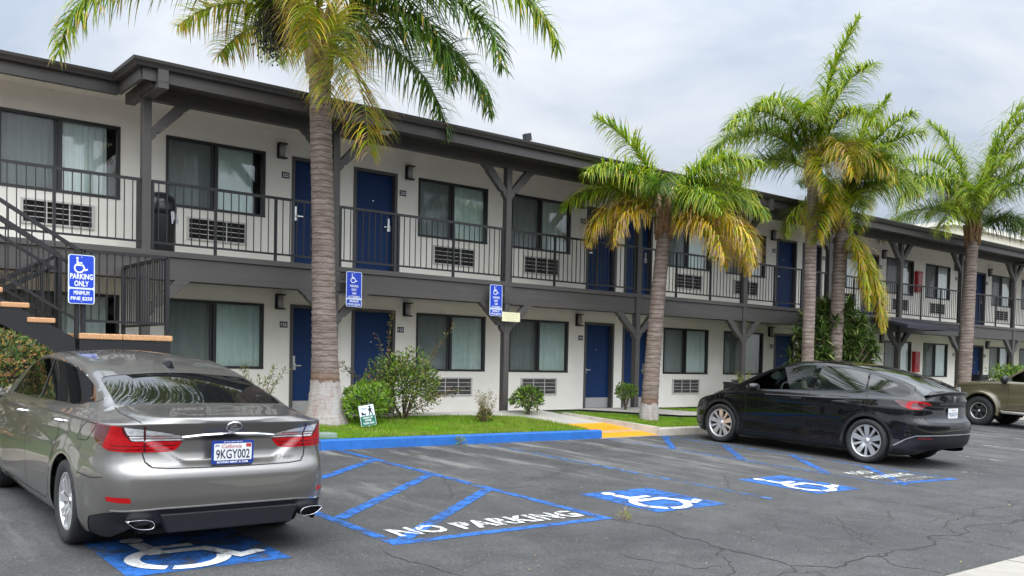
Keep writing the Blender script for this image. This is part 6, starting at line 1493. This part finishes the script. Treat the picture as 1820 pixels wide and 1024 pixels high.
    g.add([p for q in R for p in q], [(i * 5 + j, i * 5 + j + 1, i * 5 + j + 6, i * 5 + j + 5) for i in range(24) for j in range(4)], 0, True); g.build('spoiler', paint, t)
    g = MB(); c.ribbon(g, c.on_rear(c.dense([(-.40, 1.005), (0, 1.012), (.40, 1.005)])), .03, .01, raised=True); g.build('trunk_strip', mat('strip_grey', (.16, .17, .19), .12, .9), t, recalc=False)
    g = MB()
    for sg in (1, -1):
        hits = []
        for u, z in c.dense([(1.20, .34), (1.02, .455), (.88, .512), (.6, .53), (0, .535)]):
            px, py = float(np.interp(u, c.a, c.ox)), float(np.interp(u, c.a, c.oy)); n_ = (float(np.interp(u, c.a, c.nx)), float(np.interp(u, c.a, c.ny))); hits.append(c.hit((sg * (px + n_[0]), py + n_[1], z), (-sg * n_[0], -n_[1], 0)))
        c.ribbon(g, hits, .018, .006, raised=True)
    g.build('bumper_trim', mat('trim_satin', (.30, .30, .31), .4, .6), t, recalc=False)
    for sg in (1, -1): MB().add([], []); 
    refl = rnd_poly([(.62, .462), (.86, .455), (.86, .485), (.62, .492)], .008)
    for sg in (1, -1):
        hits = []; g = MB()
        for u in np.linspace(.62, .86, 8):
            px, py = float(np.interp(u, c.a, c.ox)), float(np.interp(u, c.a, c.oy)); n_ = (float(np.interp(u, c.a, c.nx)), float(np.interp(u, c.a, c.ny))); hits.append(c.hit((sg * (px + n_[0]), py + n_[1], .478), (-sg * n_[0], -n_[1], 0)))
        c.ribbon(g, hits, .03, .004); g.build('reflector', M['ldred'], t, recalc=False)
    p, n = c.hit((0, -4, 1.085), (0, 1, 0)); n = n if n.y < 0 else -n; ez = Vector((1, 0, 0)).cross(n).normalized(); ez = ez if ez.z > 0 else -ez; g = MB(); o = p + n * .02
    ex = Vector((1, 0, 0))
    g.prism([(-.038, .040), (-.030, .030), (-.012, .024), (.012, .024), (.030, .030), (.038, .040), (.02, .046), (-.02, .046)][::-1], o, ex, ez, n * .004); g.prism([(-.012, .018), (.012, .018), (.004, -.045), (-.004, -.045)], o, ex, ez, n * .004); g.build('emblem', M['chrome'], t)
    p, n = c.hit((0, -4, .865), (0, 1, 0)); pl = p + Vector((0, -.02, 0))
    o = MB().prism(rrect(.305, .155, .010), pl, (1, 0, 0), (0, 0, 1), (0, .012, 0)).build('license_plate', mat('plate_white2', (.66, .67, .68), .4), t)
    g = MB(); put_text(g, '9LUN274', pl + Vector((0, -.002, -.014)), (1, 0, 0), (0, 0, 1), .26, .066, .01); g.build('plate_characters', mat('plate_ink2', (.10, .14, .22), .5), o, recalc=False)
    g = MB(); put_text(g, 'California', pl + Vector((0, -.002, .05)), (1, 0, 0), (0, 0, 1), .14, .025); g.build('plate_script', mat('plate_red2', (.5, .05, .05), .5), o, recalc=False)
    for sg in (1, -1):
        g = MB(); g.lathe([(.001, -.14), (.065, -.12), (.085, -.03), (.08, .05), (.05, .11), (.001, .13)], (0, 0, 0), 'x', 18); o = g.build('mirror', paint, t); o.scale = (.95, 1.0, .85); o.location = (sg * 1.02, 2.13, 1.075); o.rotation_euler = (0, 0, sg * .15)
        g = MB(); g.bar((sg * .88, 2.22, 1.02), (sg * .98, 2.16, 1.05), .05, .03); g.build('mirror_stalk', M['black'], t)
    def sp(rm, R, f, sd):
        for k in range(5):
            a = 2 * pi * k / 5 + .3
            radial(rm, a, [(.04, .026, .70, .45), (R * .45, .034, .86, .6), (R - .016, .046, 1.0, .8)], f)
            radial(rm, a + pi / 5, [(.04, .018, .66, .45), (R * .5, .017, .80, .6), (R - .016, .026, .96, .8)], f)
        hub(rm, .05, f, .72); hub(rm, .03, f, .78, 0)
    for wy in (0, 2.89):
        for sg in (1, -1): wheel(t, (sg * .818, wy, .357), .357, .25, .262, sg, sp, tread=False)
    g = MB()
    for wy in (0, 2.89):
        for sg in (1, -1): arch_liner(t, g, wy, .357, RW + .012, sg * .925, sg * .56)
    g.box(-.84, .84, .48, 2.42, .18, .22); g.box(-.55, .55, -.5, 3.3, .20, .24); g.build('underbody', M['liner'], t)
    g = MB(); sm = [mat('cabin_black', (.045, .045, .048), .7)]
    for x in (-.38, .38):
        for y in (1.30, .35): g = MB(); g.obox((x, y - .14, .98), (.25, 0, 0), (0, .07, -.03), (0, .16, .36)); g.obox((x, y - .27, 1.36), (.13, 0, 0), (0, .05, 0), (0, .02, .10)); g.box(x - .25, x + .25, y - .05, y + .45, .55, .72); g.build('seat', sm, t, bevel=.02)
    MB().box(-.78, .78, 2.05, 2.70, .70, .98).build('dashboard', sm, t, bevel=.02); g = MB()
    n = 28; w = [(-.38 + .185 * cos(2 * pi * k / n), 1.86 + .05 * sin(2 * pi * k / n), .99 + .175 * sin(2 * pi * k / n)) for k in range(n + 1)]; g.tube(w, .017, 8, cap=False); g.bar((-.38, 1.87, .99), (-.38, 2.1, .92), .06, .06); g.bar((-.54, 1.86, .985), (-.22, 1.86, .985), .04, .03)
    g.build('steering_wheel', sm, t); MB().obox((0, 1.95, 1.06), (.19, 0, 0), (0, .01, 0), (0, .02, .11)).build('screen', sm, t, bevel=.01)
hatch()
# ------------------------------------------------------------ green brown pickup
def pickup():
    t = place('pickup_truck', 26.10, -7.72, 'dusty olive brown pickup truck with black wheels at the right edge', 'pickup')
    out = [(0, -1.15), (.55, -1.14), (.80, -1.10), (.86, -1.0), (.87, -.4), (.875, 1.0), (.88, 2.2), (.89, 3.2), (.875, 3.6), (.82, 3.86), (.62, 4.02), (.3, 4.08), (0, 4.09)]
    zs = interp([(-1.2, 1.15), (1.0, 1.16), (1.9, 1.17), (2.3, 1.165), (2.75, 1.155), (3.2, 1.13), (3.6, 1.09), (3.9, 1.04), (4.1, .98)])
    side = [(.42, -.03), (.50, .0), (.62, .008), (.76, .012), (.88, -.004), (1.0, -.008), (1.08, -.016), (1.2, -.04)]
    rear = [(.45, -.05), (.6, 0), (.8, -.02), (1.15, -.03)]; front = [(.35, -.10), (.5, .0), (.7, .0), (.95, -.05)]
    zc = interp([(-1.2, 1.16), (.45, 1.165), (.5, 1.20), (.55, 1.70), (.62, 1.755), (1.0, 1.79), (1.5, 1.79), (1.85, 1.76), (2.1, 1.665), (2.4, 1.505), (2.7, 1.34), (2.95, 1.235), (3.2, 1.215), (3.6, 1.175), (3.9, 1.115), (4.09, .99)])
    wr = interp([(-1.2, .7), (.5, .66), (1.0, .62), (1.8, .63), (2.3, .67), (2.8, .70), (3.2, .62), (4.1, .5)])
    def upper(y, w, z):
        k = min(1, w / .85); c = float(zc(y)); cz = z + (c - z) * min(1, (w / .4)) if w < .4 else c
        zr = max(z + .004, cz - .055 * k * min(1, (cz - z) / .3 + .3)); W = min(float(wr(y)), w * .93); zbl = min(z + .03 * k, z + (zr - z) * .5)
        return [(w * .955, zbl), (w * .955 * .4 + W * .6, zbl * .4 + zr * .6), (W, zr), (W * .5, cz - (cz - zr) * .2), (0, cz)]
    WH = [(0, .385), (3.2, .385)]; RW = .45
    c = Car(out, zs, side, rear, front, upper, WH, RW, arch_flare=.055, ns=230)
    paint = car_paint('olive_paint', (.108, .092, .052), .35, .42)
    for wy, wz in WH:
        circ = [(wy + RW * cos(a), wz + .02 + RW * sin(a)) for a in np.linspace(0, 2 * pi, 48, endpoint=False)]
        for sg in (1, -1): c.cut('body', None, side_poly(circ, sg))
    WS = [(-.58, 1.92), (.58, 1.92), (.68, 2.88), (-.68, 2.88)]; c.cut('body', 'windshield', sdf(WS, X_, Y_, lambda V, P: V[:, 2] > 1.1))
    fw_ = rnd_poly([(1.25, 1.215), (2.66, 1.215), (2.12, 1.57, .05), (1.92, 1.685, .05), (1.27, 1.70)], .03); rw_ = rnd_poly([(.72, 1.215), (1.17, 1.215), (1.17, 1.70), (.72, 1.68)], .04)
    for sg in (1, -1): XM = lambda y: wr(y) + .03; c.cut('body', 'w%d' % sg, side_poly(fw_, sg, XM)); c.cut('body', 'v%d' % sg, side_poly(rw_, sg, XM))
    head = rnd_poly([(3.72, .80), (3.98, .78), (3.99, .94), (3.74, .99)], .03)
    for sg in (1, -1): c.cut('body', 'head%d' % sg, side_poly(head, sg))
    body = c.build('body', 'body', paint, t); c.build('windshield', 'windshield', M['carglass'], t, .003); [(c.build('w%d' % sg, 'front_side_window', M['carglass'], t, .005), c.build('v%d' % sg, 'rear_side_window', M['carglass'], t, .005), c.build('head%d' % sg, 'headlight', M['lclear'], t, .002)) for sg in (1, -1)]
    g = MB()
    for sg in (1, -1):
        c.ribbon(g, c.on_side(c.dense([(2.52, 1.18), (2.46, .9), (2.5, .55), (2.55, .46)]), sg), .008); c.ribbon(g, c.on_side(c.dense([(1.20, 1.18), (1.19, .5)]), sg), .008)
        c.ribbon(g, c.on_side(c.dense([(2.55, 1.145), (3.1, 1.10), (3.75, 1.0)]), sg), .007); c.ribbon(g, c.on_side(c.dense([(1.2, .60), (2.5, .585)]), sg), .006)
    g.build('shut_line', M['gap'], body, recalc=False)
    g = MB()
    for sg in (1, -1):
        R = []
        for k in range(31):
            a = radians(-12) + radians(204) * k / 30; R.append([(sg * (.89 + .0), 3.2 + (RW + .075) * cos(a), .405 + (RW + .075) * sin(a)), (sg * .955, 3.2 + (RW + .045) * cos(a), .405 + (RW + .045) * sin(a)), (sg * .955, 3.2 + (RW + .005) * cos(a), .405 + (RW + .005) * sin(a)), (sg * .86, 3.2 + (RW - .01) * cos(a), .405 + (RW - .01) * sin(a))])
        g.add([p for q in R for p in q], [(i * 4 + j, i * 4 + j + 1, i * 4 + j + 5, i * 4 + j + 4) for i in range(30) for j in range(3)], 0, True)
    g.build('fender_flare', paint, t)
    g = MB()
    stm = mat('step_metal', (.55, .53, .50), .35, .7)
    for sg in (1, -1): MB().tube([(sg * .86, .6, .42), (sg * .98, .68, .40), (sg * .98, 2.55, .40), (sg * .86, 2.65, .42)], .04, 10).build('side_step', stm, t)
    for sg in (1, -1):
        g = MB(); g.lathe([(.001, -.13), (.07, -.12), (.10, -.03), (.10, .05), (.06, .11), (.001, .12)], (0, 0, 0), 'x', 14); o = g.build('mirror', M['black'], t); o.scale = (.85, .9, 1.15); o.location = (sg * 1.0, 2.56, 1.26)
    g = MB(); g.bar((-.84, 4.02, .62), (.84, 4.02, .62), .14, .30); g.build('bumper', paint, t, bevel=.04)
    g = MB(); g.lathe([(.001, -.06), (.05, -.05), (.07, 0), (.05, .06), (.001, .07)], (-.72, 3.99, .88), 'y', 12); g.build('turn_lens', mat('amber_lens', (.55, .26, .06), .2), t)
    def sp(rm, R, f, sd):
        for k in range(6):
            for d in (-.13, .13): radial(rm, 2 * pi * k / 6 + d, [(.05, .016, .70, .4), (R * .6, .015, .86, .55), (R - .015, .018, .98, .8)], f, 2)
        hub(rm, .055, f, .8, 2); hub(rm, .03, f, .95, 0)
    for wy in (0, 3.2):
        for sg in (1, -1): wheel(t, (sg * .80, wy, .385), .388, .265, .225, sg, sp)
    g = MB()
    for wy in (0, 3.2):
        for sg in (1, -1): arch_liner(t, g, wy, .405, RW + .012, sg * .86, sg * .48)
    g.box(-.5, .5, -1.0, 3.8, .42, .50); g.build('underbody', M['liner'], t)
    g = MB()
    for x in (-.38, .38): MB().obox((x, 1.3, 1.1), (.25, 0, 0), (0, .07, -.03), (0, .14, .36)).build('seat', D.materials['cabin_black'], t, bevel=.02)
    g.box(-.75, .75, 2.0, 2.6, .9, 1.15); g.build('dashboard', D.materials['cabin_black'], t, bevel=.02)
pickup()
# ============================================================ ADDED FOR REFLECTIONS (unseen wing and trees behind the camera, darkening glass and paint)
t = empty('reflection_wing', (10, -42, -1.9), 'long two storey motel wing across the parking lot behind the viewer', 'building')
MB().box(-45, 60, -8, 0, 0, 6.0).build('wall', mat('reflection_wall', (.34, .31, .27), .9, var=.2, scale=.6), t)
MB().box(-45.5, 60.5, -8.5, 1.6, 6.0, 6.5).build('roof', M['gutter'], t)
MB().box(-45, 60, .02, 1.5, 2.9, 3.2).build('balcony', M['beam'], t)
m = MB()
for k in range(28):
    for z in (.9, 4.0): MB().box(-43 + 3.7 * k, -41.2 + 3.7 * k, .01, .04, z, z + 1.3).build('window', M['tint'], t)
rr = random.Random(9)
for k, (x, y, h) in enumerate(((-22, -36, 5.2), (-9, -38, 6.5), (5, -37, 4.8), (21, -38, 7.0), (36, -37, 5.5))):  # trees out of view, added only to be mirrored in paint and glass
    bush((x, y, gz(x, y)), 'dark leafy tree across the parking lot behind the viewer', 'tree', (2.6, 2.2, h * .36), h * .62, 1500, .42, .2, ('green', 'dark', 'dark'), 200 + k, .4, group='trees across the lot', name='broadleaf_tree', stemr=.12)
